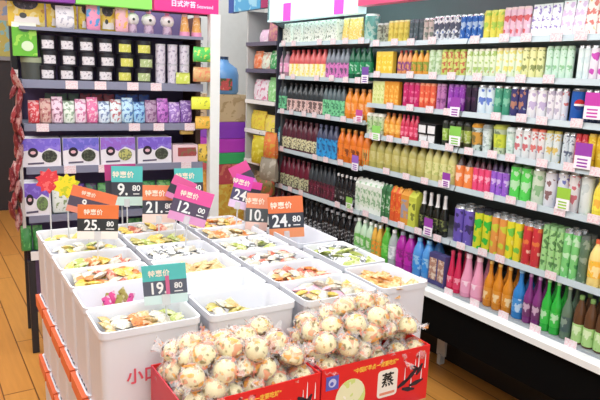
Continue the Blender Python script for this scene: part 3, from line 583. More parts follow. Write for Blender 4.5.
# ---- snacks heaped in the bins
_pk = {}
def packet(L, W, T, mat):
    key = (L, W, T, mat.name)
    if key in _pk: return _pk[key]
    rs = []
    for x, th in ((-.5, .03), (-.44, .06), (-.34, .7), (-.1, 1), (.12, 1), (.34, .7), (.44, .06), (.5, .03)):
        rs.append([(x * L, W / 2 * math.cos(a) * (1 if th < .2 else .94), T / 2 * th * math.sin(a)) for a in [2 * math.pi * q / 10 for q in range(10)]])
    me = MB().rings(rs).mesh('snack_packet', mat, True); _pk[key] = me; return me
def mound(name, i, d, wx, wy, z0, z1, mat, label, dents=.3):
    """packed lower layers nobody could count"""
    n = 9; mb = MB(); rr = random.Random(int(i * 1000 + d * 77))
    for a in range(n):
        for b in range(n):
            e = min(a, b, n - 1 - a, n - 1 - b) / (n / 2)
            mb.v.append(((a / (n - 1) - .5) * wx, (b / (n - 1) - .5) * wy, (z1 - z0) * (.55 + .45 * min(1, e * 1.6) + rr.uniform(-dents, dents) * .4)))
    for a in range(n - 1):
        for b in range(n - 1): q = a * n + b; mb.f.append((q, q + n, q + n + 1, q + 1))
    k = len(mb.v); mb.v += [(-wx / 2, -wy / 2, 0), (wx / 2, -wy / 2, 0), (wx / 2, wy / 2, 0), (-wx / 2, wy / 2, 0)]
    mb.f.append((k, k + 3, k + 2, k + 1))
    c4 = [0, (n - 1) * n, n * n - 1, n - 1]
    sides = [[q * n for q in range(n)], [(n - 1) * n + q for q in range(n)], [q * n + n - 1 for q in range(n - 1, -1, -1)], [q for q in range(n - 1, -1, -1)]]
    mb.f.append(tuple(sides[0]) + (k + 1, k)); mb.f.append(tuple(sides[1]) + (k + 2, k + 1)); mb.f.append(tuple(sides[2]) + (k + 3, k + 2)); mb.f.append(tuple(sides[3]) + (k, k + 3))
    o = mb.obj(name, mat, None, True); o.location = isl(i, d, z0); o.rotation_euler = (0, 0, -AI)
    return tag(o, label, 'snacks', None, 'stuff')
WHO = ['aisle-side column', 'second column', 'third column', 'chiller-side column']
def fill(key, n, mats, desc, size, top=RIM - .055, region=None, low=None, upright=False, seed=1, name='snack_packet', heap=.03):
    """n packets lying on a heap in one bin"""
    ci, di, wx, wy = BINS[key]; rr = random.Random(seed * 31 + key[0] * 7 + key[1])
    L, W, T = size
    where = 'row %s bin of the %s' % (ORD[key[1]], WHO[key[0]])
    floor_z = 2 * TIER + .022
    if region: ox, oy, rx, ry = region
    else: ox, oy, rx, ry = 0, 0, 1, 1
    cx, cy, sx, sy = ci + ox * wx, di + oy * wy, wx * rx, wy * ry
    z1 = top - (low or 0)
    if low is None or low < .2:
        mound('snack_filling', cx, cy, sx * .93, sy * .93, floor_z, z1 - .006, mats[0], 'packed %s under the top layer, %s' % (desc, where))
    nx = max(1, round(math.sqrt(n * sx / sy))); ny = math.ceil(n / nx)
    k = 0
    for a in range(ny):
        for b in range(nx):
            if k >= n: break
            x = cx + ((b + .5) / nx - .5) * (sx - L * .45) + rr.uniform(-.008, .008); y = cy + ((a + .5) / ny - .5) * (sy - W * .3) + rr.uniform(-.006, .006)
            e = 1 - max(abs((b + .5) / nx - .5), abs((a + .5) / ny - .5)) * 1.6
            z = z1 + T * .3 + heap * e + rr.uniform(0, .012)
            me = packet(L, W, T, mats[k % len(mats)])
            rot = (rr.uniform(-.5, .5), rr.uniform(-.4, .4), rr.uniform(-1.6, 1.6))
            if upright: rot = (math.pi / 2 + rr.uniform(-.3, .1), rr.uniform(-.5, .5) + math.pi / 2, rr.uniform(-.3, .3))
            o = link(name, me, None, isl(x, y, z), rot)
            tag(o, 'small %s heaped in the %s' % (desc, where), 'snack packet', '%s in the %s' % (desc, where)); k += 1
Y1 = PR((216, 184, 80), (226, 214, 160), (196, 120, 50), 30, .4); Y2 = PR((214, 170, 40), (230, 214, 150), (180, 90, 50), 30, .3)
O1 = PR((206, 120, 50), (240, 220, 190), (150, 60, 30), 30, .4); R1 = PR((190, 90, 70), (226, 206, 180), (206, 150, 90), 28, .5)
G1 = PR((160, 174, 80), (220, 222, 190), (90, 120, 50), 26, .5); C1 = PR((206, 204, 190), (166, 160, 140), (206, 160, 110), 30, .4)
BW = PR((234, 236, 238), (60, 66, 70), (190, 200, 200), 26, .35); AM = PR((206, 166, 106), (220, 196, 150), (170, 124, 66), 30, .4)
TAN = PR((196, 164, 104), (220, 208, 180), (160, 100, 56), 28, .5); PK = PR((226, 80, 150), (240, 220, 230), (90, 30, 90), 28, .4); OLV = PR((166, 156, 76), (214, 206, 160), (110, 100, 46), 28, .4)
P = (.058, .036, .02)
fill((0, 0), 24, [TAN, C1, O1, TAN, C1, G1], 'tan and clear wrapped snack', P, seed=3)
ci, di, wx, wy = BINS[(0, 1)]
fill((0, 1), 6, [PK, OLV, PK, OLV], 'pink and olive wrapped stick', (.075, .026, .014), region=(-.08, .12, .5, .6), top=RIM - .05, seed=5, upright=True, heap=.0)
fill((0, 2), 28, [Y1, Y2, O1, C1, R1, Y1], 'yellow and orange wrapped snack', P, seed=4, top=RIM - .035)
fill((0, 3), 22, [Y1, G1, O1, Y2, C1, R1], 'mixed yellow wrapped snack', P, seed=8, top=RIM - .05)
fill((0, 4), 20, [C1, Y1, C1, G1], 'clear and yellow wrapped snack', P, seed=9, top=RIM - .045)
fill((0, 5), 18, [C1, G1, C1, Y1], 'pale wrapped snack', P, seed=10, top=RIM - .05)
fill((1, 0), 10, [TAN, OLV, Y1, C1], 'loose olive and cream snack', P, region=(-.22, .0, .5, .9), seed=11, top=RIM - .05)
mound('biscuit_filling', BINS[(1, 0)][0] + .08, BINS[(1, 0)][1], .12, .13, 2 * TIER + .022, RIM - .13, C1, 'low layer of cream biscuits at one end of the first bin, second column')
fill((1, 2), 24, [AM, AM, TAN], 'amber preserved fruit packet', P, seed=12, top=RIM - .05)
fill((1, 3), 26, [BW, BW, C1], 'black-printed white packet', P, seed=13, top=RIM - .04)
fill((1, 4), 24, [OLV, G1, Y1], 'olive and yellow packet', P, seed=14, top=RIM - .045)
fill((1, 5), 20, [Y1, R1, C1], 'yellow and red packet', P, seed=15, top=RIM - .04)
fill((2, 0), 20, [TAN, C1, Y1, PR((226, 170, 190), (240, 220, 226), None, 28, .4), C1], 'cream and pink wrapped snack', P, seed=16, top=RIM - .035)
fill((2, 1), 20, [R1, O1, TAN, C1, R1], 'red and tan wrapped snack', P, seed=17, top=RIM - .045)
fill((2, 2), 24, [C1, BW, C1, R1], 'white printed wrapped snack', P, seed=18, top=RIM - .04)
fill((2, 3), 24, [C1, G1, BW], 'white and green wrapped snack', P, seed=19, top=RIM - .04)
fill((2, 4), 22, [TAN, O1, C1], 'brown and clear wrapped snack', P, seed=20, top=RIM - .035)
fill((2, 5), 20, [TAN, Y1, O1], 'tan and yellow wrapped snack', P, seed=21, top=RIM - .03)
fill((3, 0), 22, [PR((214, 150, 80), (236, 206, 150), (180, 90, 40), 34, .4), PR((226, 170, 110), (240, 220, 180), (206, 100, 50), 34, .4)], 'long orange-brown biscuit stick packet', (.11, .03, .016), seed=22, top=RIM - .05)
fill((3, 1), 20, [G1, BW, G1, BW], 'lime and white wrapped snack', (.075, .05, .02), seed=23, top=RIM - .035)
# ------------------------------------------------------------------ red boxes of steamed buns
REDM = M((226, 26, 30), .45, var=.05); YEL = M((250, 200, 70), .4)
def bun_box(label, i0, i1, d0, d1, z0, z1, skew, deco):
    W = i1 - i0; D = d1 - d0; H = z1 - z0; k = .004
    t = thing('bun_box', label, 'box', isl((i0 + i1) / 2, (d0 + d1) / 2, z0), -AI + skew, 'red bun boxes')
    MB().box(-W / 2, W / 2, -D / 2, D / 2, 0, k).obj('bottom_board', M((190, 150, 100), .7), t)
    MB().box(-W / 2, W / 2, -D / 2, -D / 2 + k, k, H).obj('front_panel', REDM, t)
    MB().box(-W / 2, W / 2, D / 2 - k, D / 2, k, H).obj('rear_panel', REDM, t)
    MB().box(-W / 2, -W / 2 + k, -D / 2 + k, D / 2 - k, k, H).obj('side_panel', M((206, 50, 70), .45), t)
    MB().box(W / 2 - k, W / 2, -D / 2 + k, D / 2 - k, k, H).obj('side_panel', REDM, t)
    fr = [c_ for c_ in t.children if c_.name.startswith('front_panel')][0]
    y = -D / 2 - .0004
    def at(o, x, z): o.location = (x, y, z); return o
    at(link('yellow_lettering', text_mesh('“中国好早点·一定要吃好”', YEL, .017, squeeze=.85), fr), W * -.02, H - .026)
    def plate(name, pts, mat, lift=.0008): 
        o = MB().rings([[(x, 0, z) for x, z in pts], [(x, -lift, z) for x, z in pts]]).obj(name, mat, fr); o.location = (0, y, 0); return o
    sq = lambda cx, cz, hw, hh: [(cx - hw, cz - hh), (cx + hw, cz - hh), (cx + hw, cz + hh), (cx - hw, cz + hh)]
    cir = lambda cx, cz, r, rz=None: [(cx + r * math.cos(a), cz + (rz or r) * math.sin(a)) for a in [2 * math.pi * q / 24 for q in range(24)]]
    lx = -W / 2
    plate('logo_square', sq(lx + .035, H - .045, .021, .021), M((84, 96, 196), .4))
    plate('logo_swirl', cir(lx + .035, H - .045, .013), M((196, 200, 240), .4), .0012); plate('logo_centre', cir(lx + .033, H - .047, .006), M((84, 96, 196), .4), .0016)
    plate('bun_picture', cir(lx + .1, H - .105, .052, .058), PR((230, 232, 190), (206, 222, 130), (244, 244, 230), 10, .4))
    ob = MB(); x0, x1, zc0, zc1 = W * .0, W * .0 + .074, H - .135, H - .047
    rp = [(x + (x0 + x1) / 2, z_ + (zc0 + zc1) / 2) for x, z_, _ in rrect(x1 - x0, zc1 - zc0, .012, 0)]
    plate('white_plaque', rp, M((238, 232, 220), .4)); 
    o = link('black_character', text_mesh('蒸', BLACK, .045, depth=.001), fr); o.location = ((x0 + x1) / 2, y - .0008, (zc0 + zc1) / 2 + .012)
    plate('plaque_line', sq((x0 + x1) / 2, zc0 + .012, .028, .004), M((226, 140, 110), .4), .0014)
    # ink brush flourish and white steam streaks beside the plaque
    bx = W * .33; bz = H - .085
    for q, (sx_, sz_, r_, l_) in enumerate(((-.03, -.02, .5, .05), (.0, .0, .7, .06), (.02, -.03, .2, .055), (.03, .012, 1.0, .04), (-.01, -.045, -.2, .05), (.01, .02, -.5, .035))):
        pts = [(bx + sx_ + math.cos(r_) * a - math.sin(r_) * b, bz + sz_ + math.sin(r_) * a + math.cos(r_) * b) for a, b in ((-l_ / 2, -.003), (0, -.008), (l_ / 2, -.002), (l_ / 2, .003), (0, .007), (-l_ / 2, .004))]
        plate('ink_stroke', pts, M((30, 26, 44), .4), .001)
        pts = [(bx + sx_ * 1.3 + a * .35 + .012, bz + sz_ + b) for a, b in ((-.006, 0), (.006, 0), (.003, .045), (-.001, .05))]
        plate('steam_streak', pts, M((240, 236, 240), .4), .0006)
    return t
BZ0, BZ1 = 2 * TIER + .001, .75
bun_box('red printed box of steamed buns beside the white bins nearer the aisle', .468, .862, 1.3, 1.555, BZ0, BZ1, math.radians(1.0), 1)
bun_box('red printed box of steamed buns with plaque at the chiller side', .876, 1.268, 1.31, 1.545, BZ0, BZ1, math.radians(-.5), 2)
BUNM = M((244, 230, 160), .55, var=.08, scale=30); FILM = WRAP()
def bun_mesh():
    mb = MB(); r = .0315
    mb.lathe([(r * .55, 0), (r * .92, r * .18), (r, r * .5), (r * .92, r * .95), (r * .62, r * 1.32), (r * .28, r * 1.46), (r * .06, r * 1.44)], 16)
    return mb.mesh('bun_body', BUNM, True)
def film_mesh(seed):
    rr = random.Random(seed); n = 16; rs = []
    for z, s in ((-.003, .55), (.004, .98), (.018, 1.12), (.034, 1.08), (.046, .85), (.054, .5), (.058, .2)):
        rs.append([(.0355 * s * math.cos(a) * (1 + rr.uniform(-.08, .12)), .0345 * s * math.sin(a) * (1 + rr.uniform(-.08, .12)), z * .93 + rr.uniform(-.003, .003)) for a in [2 * math.pi * q / n for q in range(n)]])
    mb = MB().rings(rs)
    for sg in (-1, 1):   # crimped seals
        k = len(mb.v)
        cols = 7
        for j in range(2):
            for q in range(cols):
                y = (q / (cols - 1) - .5) * (.042 + .022 * j); mb.v.append((sg * (.037 + .024 * j), y, .022 + .006 * (-1) ** q * (j + .3) + rr.uniform(-.004, .008) * j))
        for q in range(cols - 1): mb.f.append((k + q, k + q + 1, k + cols + q + 1, k + cols + q))
    return mb.mesh('printed_wrapper', FILM, True)
bm0 = bun_mesh(); films = [film_mesh(s_) for s_ in (1, 2, 3)]
bprotos = []
def bun(loc, rot, label, grp):
    k = rng.randrange(3)
    while len(bprotos) <= k:
        t = thing('steamed_bun', label, 'bun', (0, 0, -5)); link('bun_body', bm0, t); link('printed_wrapper', films[len(bprotos)], t); t['_p'] = 1; bprotos.append(t)
    dup(bprotos[k], loc, rot, label, grp)
def bun_heap(i0, i1, d0, d1, label, grp, layers, seed):
    rr = random.Random(seed); P3 = []
    for z, nx, ny, ins in layers:
        for a in range(nx):
            for b in range(ny):
                P3.append([i0 + ins + (a + .5) / nx * (i1 - i0 - 2 * ins) + rr.uniform(-.01, .01), d0 + ins * .6 + (b + .5) / ny * (d1 - d0 - 1.2 * ins) + rr.uniform(-.008, .008), z + rr.uniform(-.004, .012)])
    A = np.array(P3)
    for it in range(80):          # let the buns settle apart
        for i in range(len(A)):
            dv = A[i] - A; dv[:, 2] *= 1.25; dist = np.linalg.norm(dv, axis=1); dist[i] = 9
            for j in np.where(dist < .067)[0]:
                push = (dv[j] / max(dist[j], 1e-5)) * (.067 - dist[j]) * .5; push[2] *= .8
                A[i] += push * .5; A[j] -= push * .5
        A[:, 0] = np.clip(A[:, 0], i0 + .036, i1 - .036); A[:, 1] = np.clip(A[:, 1], d0 + .036, d1 - .036); A[:, 2] = np.clip(A[:, 2], layers[0][0], 2)
    for x, y, z in A:
        bun(isl(float(x), float(y), float(z)), (rr.uniform(-.7, .5), rr.uniform(-.5, .5), rr.uniform(0, 6.28)), label, grp)
base_l = MB()
for (i0, i1, d0, d1, lab) in ((.474, .856, 1.306, 1.549, 'wrapped buns packed under the top layer, box nearer the aisle'), (.882, 1.262, 1.316, 1.539, 'wrapped buns packed under the top layer, chiller-side red box')):
    mound('bun_filling', (i0 + i1) / 2, (d0 + d1) / 2, i1 - i0 - .012, d1 - d0 - .012, BZ0 + .006, .725, PR((236, 222, 190), (226, 160, 130), (240, 232, 210), 22, .3), lab)
bun_heap(.474, .856, 1.306, 1.549, 'cream steamed bun in printed clear wrapper, red box nearer the aisle', 'buns in the aisle-side red box', ((.712, 6, 4, .006), (.75, 5, 3, .02), (.788, 4, 2, .05)), 5)
bun_heap(.882, 1.262, 1.316, 1.539, 'cream steamed bun in printed clear wrapper, red box at the chiller side', 'buns in the chiller-side red box', ((.712, 6, 4, .006), (.75, 5, 3, .02), (.788, 4, 2, .045), (.828, 2, 1, .1)), 6)
for t in bprotos:
    for ch in list(t.children): bpy.data.objects.remove(ch)
    bpy.data.objects.remove(t)
# ------------------------------------------------------------------ price signs standing in the bins
def price_sign(cx, cy, wpx, hpx, tilt, d, head, label, digits, htext='特惠价', dark=(58, 62, 74), foot=None, stick=True, foot_z=RIM - .06, small=None):
    q = on_plane(cx, cy, DI, d); dist = proj(q)[2]; k = dist / FPX; W, H = wpx * k, hpx * k
    view = (CAM - q); yaw = math.atan2(view.x, -view.y)
    t = thing('price_sign', label, 'price sign', q, yaw, 'price signs over the snack island'); t.rotation_euler = (0, math.radians(tilt), yaw)
    hd = MB().box(-W / 2, W / 2, -.0015, .0015, H * .1, H / 2).obj('header_card', M(head, .4, var=.05), t)
    MB().box(-W / 2, W / 2, -.0015, .0015, -H / 2, -H * .27).obj('lower_card', M(foot or (244, 226, 214), .4), t)
    bd = MB().box(-W / 2, W / 2, -.0015, .0015, -H * .27, H * .1).obj('number_panel', M(dark, .4), t)
    if not digits: htext = None
    o = digits and link('white_digits', text_mesh(digits, W_, H * .31, squeeze=.88), bd)
    if o: o.location = (-W * (.14 if small else 0), -.0018, -H * .085)
    if small:
        o = link('small_digits', text_mesh(small, W_, H * .15), bd); o.location = (W * .3, -.0018, -H * .05)
        o = link('underline', MB().box(-W * .1, W * .1, -.0006, 0, -H * .012, H * .012).mesh('underline', W_), bd); o.location = (W * .3, -.0018, -H * .2)
    o = htext and link('header_lettering', text_mesh(htext, M((250, 236, 216), .4), H * .17), hd)
    if o: o.location = (-W * .12, -.0018, H * .29)
    if stick:
        # the stick runs straight down from the card to the packets
        ln = max(.04, q.z - foot_z - .0) - H / 2 + .03
        st = MB().tube((0, .004, -H / 2 + .02), (math.tan(math.radians(tilt)) * ln * .9, .004, -H / 2 - ln), .003).obj('clear_stick', CLEAR((228, 232, 236), .75), t)
        MB().box(-.012, .012, -.004, .008, -H / 2 - .005, -H / 2 + .03).obj('clip', CLEAR((230, 232, 236), .7), t)
    price_sign.last = t
    return t
OR = (232, 116, 54); TE = (84, 196, 194); PKH = (232, 84, 160)
price_sign(165, 284, 43, 41, -4, 1.68, TE, 'teal price sign reading 19.80 standing in the front bin', '19.', foot=(206, 232, 232), dark=(88, 96, 114), small='80')
t = price_sign.last
MB().box(.002, .013, -.006, -.002, -.03, .026).obj('pink_clip', CLEAR((236, 120, 170), .75), t)
price_sign(98, 222, 39, 35, 3, 2.3, OR, 'orange price sign reading 25.80 over yellow snacks', '25.', foot=(246, 236, 230), small='80', dark=(40, 44, 46))
price_sign(92, 203, 44, 27, 17, 2.5, (236, 122, 78), 'tilted orange price sign half covered behind the 25.80 sign', '9.', foot=(226, 140, 120), small='80', dark=(84, 78, 98))
price_sign(127, 186, 30, 40, 1, 2.72, TE, 'teal price sign reading 9.80 in front of the purple boxes', '9.', foot=(196, 226, 220), small='80')
price_sign(121, 184, 30, 40, -2, 2.78, (190, 60, 130), 'magenta price sign edge showing behind the teal 9.80 sign', '', foot=(206, 120, 170))
price_sign(159, 204, 32, 38, 1, 2.5, (236, 132, 84), 'orange price sign reading 21.80 between teal and pink signs', '21.', foot=(244, 214, 204), small='80')
price_sign(191, 206, 38, 36, 17, 2.35, PKH, 'pink tilted price sign reading 12 with white digits', '12.', foot=(224, 150, 200), small='00', dark=(84, 72, 96))
price_sign(181, 190, 24, 24, 25, 2.45, (230, 100, 160), 'small pink tilted price sign tucked behind the pink 12 sign', '', foot=(230, 140, 190))
price_sign(189, 186, 28, 36, -2, 2.75, TE, 'teal price sign partly hidden behind the pink signs', '10.', foot=(206, 232, 232), small='80')
price_sign(243, 176, 20, 26, -28, 2.7, PKH, 'magenta steeply tilted price sign above the amber bag', '', foot=(206, 130, 200), dark=(80, 76, 96))
price_sign(241, 192, 18, 34, 14, 2.55, (226, 70, 190), 'magenta narrow price sign reading 24 beside the orange 10 sign', '24', foot=(226, 200, 236), dark=(80, 76, 110))
price_sign(250, 190, 22, 18, 10, 2.62, (232, 70, 166), 'magenta blank-ended price sign above the orange 10 sign', '', foot=(232, 90, 170))
price_sign(257, 212, 22, 38, 2, 2.5, (240, 150, 116), 'orange price sign reading 10 beside the orange 24.80 sign', '10.', foot=(244, 206, 196), dark=(84, 92, 96))
price_sign(286, 217, 35, 42, -5, 2.35, (236, 120, 70), 'orange price sign reading 24.80 in front of the black bottles', '24.', foot=(240, 150, 100), small='80')
def star(cx, cy, rpx, d, c1, label):
    q = on_plane(cx, cy, DI, d); k = proj(q)[2] / FPX; R = rpx * k; view = CAM - q; yaw = math.atan2(view.x, -view.y)
    t = thing('starburst_card', label, 'sale card', q, yaw)
    pts = [((R if i % 2 else R * .74) * math.cos(2 * math.pi * i / 20), (R if i % 2 else R * .74) * math.sin(2 * math.pi * i / 20)) for i in range(20)]
    MB().poly(pts, -.0015, .0015).obj('burst_card', PR(c1[0], c1[1], None, 22, .35), t)
    MB().tube((0, .004, -R * .5), (0, .004, -(q.z - RIM + .06)), .003).obj('clear_stick', CLEAR((228, 232, 236), .75), t)
star(49, 181, 13, 2.72, ((226, 56, 70), (244, 120, 120)), 'red starburst sale card beside the yellow one')
star(67, 186, 13, 2.66, ((240, 222, 40), (180, 200, 40)), 'yellow starburst sale card beside the red one')
# ------------------------------------------------------------------ end display shelf with boxed snacks
YS = math.radians(5.119)
LAT = Vector((math.cos(YS), -math.sin(YS), 0)); NRM = Vector((math.sin(YS), math.cos(YS), 0)); LEG = Vector((.492, 3.404, 0))
PNL = M((104, 90, 136), .6); SHG = M((88, 92, 110), .45)
es = thing('display_shelf', 'grey metal display shelf stacked with boxed snacks beside a white post', 'shelf', LEG, -YS)
EW = .965; ED = .36
MB().box(0, EW, ED, ED + .03, .1, 1.95).obj('back_panel', PNL, es)
for x in (0, EW - .04):
    MB().box(x - .015, x + .02, .0, .035, 0, .52).obj('leg', DARK, es); MB().box(x - .015, x + .02, ED, ED + .035, 0, .52).obj('leg', DARK, es)
MB().box(-.03, 0, ED - .06, ED + .03, .5, 1.93).obj('upright', DARK, es)
MB().box(EW - .03, EW, .1, ED, .2, 1.85).obj('side_panel', M((90, 60, 50), .6), es)
EZ = [(1.735, 1.72), (1.475, 1.435), (1.253, 1.217), (1.03, .993), (.77, .734), (.575, .53)]
for k, (zt, zb) in enumerate(EZ):
    x1 = EW - .02
    s_ = MB().box(-.0, x1, .0, ED, zt - .012, zt).obj('shelf', SHG, es)
    MB().box(-.0, x1, -.006, .0, zb, zt + .002).obj('price_rail', M((128, 132, 156), .4) if k < 5 else WHITE, s_)
    if 0 < k < 5:
        rr = random.Random(k)
        for i in range(6):
            if rr.random() < .25: continue
            o = link('price_tag', MB().box(-.03, .03, -.002, 0, -.021, .021).mesh('price_tag', TAGM), s_); o.location = (.06 + i * .16 + rr.uniform(-.03, .03), -.0065, (zt + zb) / 2)
po = thing('white_post', 'tall white glossy post standing beside the display shelf', 'post', LEG + LAT * 1.005 + NRM * (-.01), -YS)
MB().box(-.028, .028, -.03, .03, 0, 1.862).obj('shaft', M((240, 246, 246), .4), po); MB().box(-.05, .05, -.05, .05, 0, .02).obj('foot_plate', GREY, po)
def esU(px, z, depth=0.0): return solve_line(px, LEG + NRM * depth + Vector((0, 0, z)), LAT)
def esP(u, depth, z): return LEG + LAT * u + NRM * depth + Vector((0, 0, z))
def header(px0, px1, col, txt, label, z0=1.862, z1=1.945):
    u0, u1 = esU(px0, z0), esU(px1, z0)
    t = thing('header_sign', label, 'sign', esP((u0 + u1) / 2, -.0, 0), -YS, 'header signs over the display shelf')
    w2 = (u1 - u0) / 2 - .002
    MB().poly([(-w2, z0), (w2, z0), (w2, z1), (-w2, z1)], -.03, .03).obj('sign_face', M(col, .4, emit=.35, var=.1, scale=6), t)
    MB().box(-w2, w2, .03, .05, z0 - .008, z1).obj('sign_frame', M((60, 50, 60), .5), t)
    if txt:
        o = link('lettering', text_mesh(txt, M((250, 214, 236), .4, emit=.3), .034), t); o.location = (-.02, -.0305, (z0 + z1) / 2)
        o = link('small_lettering', text_mesh('Seaweed', M((248, 190, 226), .4, emit=.2), .02), t); o.location = (.1, -.0305, (z0 + z1) / 2 - .006)
header(-8, 75, (112, 36, 136), None, 'purple header sign above the yellow packs')
header(75, 151, (122, 206, 84), None, 'green header sign between the purple and pink ones')
header(153, 217, (224, 44, 126), '日式海苔', 'pink header sign with white lettering beside the white post')
def eput(px0, px1, shelf_k, h, parts_fn, name, label, cat, depth=.02, group=None, lift=0.0, thick=None, rz=0.0):
    z = EZ[shelf_k][0] + .001 + lift if shelf_k is not None else lift
    u0, u1 = esU(px0, z, depth), esU(px1, z, depth); W = u1 - u0
    t = thing(name, label, cat, esP((u0 + u1) / 2, depth, z), -YS + rz, group)
    for pn, me in parts_fn(W * .97, h): link(pn, me, t)
    return t
cir = lambda cx, cz, rx, rz: [(cx + rx * math.cos(a), cz + rz * math.sin(a)) for a in [2 * math.pi * q / 20 for q in range(20)]]
def flat(pts, mat, name, y=-.0005): return (name, MB().poly(pts, y - .0006, y).mesh(name, mat))
def seaweed_box(W, h, col=(110, 90, 200), food=(48, 56, 44)):
    D = .12
    return [('box_body', MB().box(-W / 2, W / 2, 0, D, 0, h).mesh('box_body', M((232, 230, 238), .4))),
            flat([(-W / 2 + .001, h * .55), (-W * .2, h * .62), (0, h * .5), (W * .2, h * .66), (W / 2 - .001, h * .5), (W / 2 - .001, h - .001), (-W / 2 + .001, h - .001)], PR(col, (150, 130, 226), (70, 50, 150), 14, .3), 'printed_panel'),
            flat(cir(-W * .22, h * .5, W * .13, h * .17), M((36, 24, 40), .4), 'round_mark', -.0012), flat(cir(-W * .22, h * .5, W * .07, h * .06), M((226, 180, 190), .4), 'mark_centre', -.002),
            flat(cir(W * .2, h * .36, W * .2, h * .22), PR(food, (90, 100, 80), None, 40, .5), 'food_picture', -.0012),
            flat([(-W * .36, h * .08), (W * .05, h * .1), (W * .05, h * .16), (-W * .36, h * .14)], M((90, 84, 110), .4), 'lettering', -.0012)]
def plain_pack(mat, seal=None, D=.05):
    def f(W, h):
        rs = [[(W / 2 * s * cx, D / 2 + D / 2 * th * cy, h * z) for cx, cy in ((-1, -.6), (-.6, -1), (.6, -1), (1, -.6), (1, .6), (.6, 1), (-.6, 1), (-1, .6))] for z, th, s in ((0, .6, .96), (.05, .9, 1), (.4, 1, 1), (.75, .7, 1), (.93, .12, .98), (1, .06, .98))]
        return [('pack_body', MB().rings(rs).mesh('pack_body', mat, True)), ('top_seal', MB().box(-W / 2 * .97, W / 2 * .97, D / 2 - .003, D / 2 + .003, h * .97, h * 1.02).mesh('top_seal', seal or mat))]
    return f
def big_yellow(W, h):
    base = plain_pack(PR((238, 204, 70), (244, 226, 150), (206, 150, 50), 10, .4), M((236, 220, 130), .4), .06)(W, h)
    return base + [flat(cir(-W * .02, h * .68, W * .34, h * .2), PR((56, 50, 60), (120, 100, 110), None, 30, .4), 'food_picture', .003), flat([(-W * .36, h * .08), (W * .36, h * .08), (W * .3, h * .42), (-W * .3, h * .42)], M((236, 230, 226), .4), 'white_panel', .0015), flat(cir(-W * .1, h * .32, W * .1, h * .08), M((70, 70, 70), .4), 'round_mark', -.0002)]
# top shelf
for k, (a, b) in enumerate(((8, 46), (47, 78), (79, 100), (100, 117))):
    eput(a, b, 0, .17 if k < 2 else .16, big_yellow, 'snack_pack', ['large yellow seaweed pack with dark food picture behind the green carton', 'large yellow seaweed pack with dark food picture and white panel', 'yellow pack behind the pink and blue pack', 'yellow pack between the two pink packs'][k], 'snack pack', .05, 'yellow packs on the top shelf')
eput(13, 38, 1, .165, lambda W, h: [('carton_body', MB().box(-W / 2, W / 2, 0, .06, 0, h * .85).mesh('carton_body', PR((96, 180, 40), (150, 210, 70), (60, 140, 30), 12, .3))), ('gable_top', MB().rings([[(-W / 2, 0, h * .85), (W / 2, 0, h * .85), (W / 2, .06, h * .85), (-W / 2, .06, h * .85)], [(-W / 2, .028, h), (W / 2, .028, h), (W / 2, .032, h), (-W / 2, .032, h)]]).mesh('gable_top', M((226, 232, 216), .4))), flat(cir(W * .1, h * .3, W * .25, h * .15), M((206, 226, 190), .4), 'white_mark'), flat(cir(0, h * .78, W * .2, h * .07), M((70, 110, 80), .4), 'round_mark')], 'green_carton', 'green carton with white top standing at the shelf corner', 'carton', -.02 + .03, lift=.115)
t = thing('food_tin', 'wide dark tin under the green carton', 'tin', esP(.06, .015, EZ[1][0] + .001), -YS)
MB().lathe([(.055, 0), (.055, .085)], 18, 0, .055).obj('tin_body', M((70, 74, 70), .3), t, True); MB().lathe([(.057, .085), (.057, .11), (.05, .113)], 18, 0, .055).obj('lid', M((150, 160, 130), .3), t, True)
eput(56, 75, 0, .11, plain_pack(PR((226, 226, 232), (160, 160, 180), None, 24, .35), W_, .04), 'snack_pack', 'white and grey pack in front of the second yellow pack', 'snack pack', .0)
eput(87, 101, 0, .165, plain_pack(PR((238, 150, 190), (90, 160, 226), (230, 110, 140), 12, .5), M((240, 170, 206), .4), .04), 'snack_pack', 'slim pink and blue pack on the top shelf', 'snack pack', .0)
eput(116, 129, 0, .155, plain_pack(PR((240, 180, 196), (240, 190, 60), (190, 80, 110), 13, .45), M((240, 190, 210), .4), .04), 'snack_pack', 'slim pink and yellow pack on the top shelf', 'snack pack', .0)
def round_jar(W, h):
    r = W / 2
    return [('jar_body', MB().lathe([(r * .6, 0), (r * .7, h * .1), (r * .62, h * .36)], 14, 0, r).mesh('jar_body', PR((206, 180, 206), (150, 120, 160), None, 24, .4), True)),
            ('round_top', MB().lathe([(r * .5, h * .34), (r * .86, h * .42), (r, h * .58), (r * .86, h * .74), (r * .4, h * .84)], 16, 0, r).mesh('round_top', M((238, 238, 240), .3), True)),
            ('dark_dot', MB().lathe([(r * .2, 0), (r * .14, .006)], 10).mesh('dark_dot', M((50, 60, 60), .4))), ('pink_bow', MB().lathe([(r * .12, h * .83), (r * .36, h * .9), (r * .3, h), (r * .1, h)], 8, 0, r, 1, .5).mesh('pink_bow', M((226, 150, 190), .4), True))]
for k, (a, b) in enumerate(((127, 141), (143, 158), (162, 176))):
    t = eput(a, b, 0, .125, round_jar, 'candy_jar', '%s white round-topped candy jar on the top shelf, counted from the pink packs' % ORD[k], 'jar', .0, 'white candy jars on the top shelf')
    for c_ in t.children:
        if c_.name.startswith('dark_dot'):
            w_ = (esU(b, 1.73) - esU(a, 1.73)) * .485; c_.location = (0, w_ - w_ * .99, .125 * .57); c_.rotation_euler = (math.pi / 2, 0, 0)
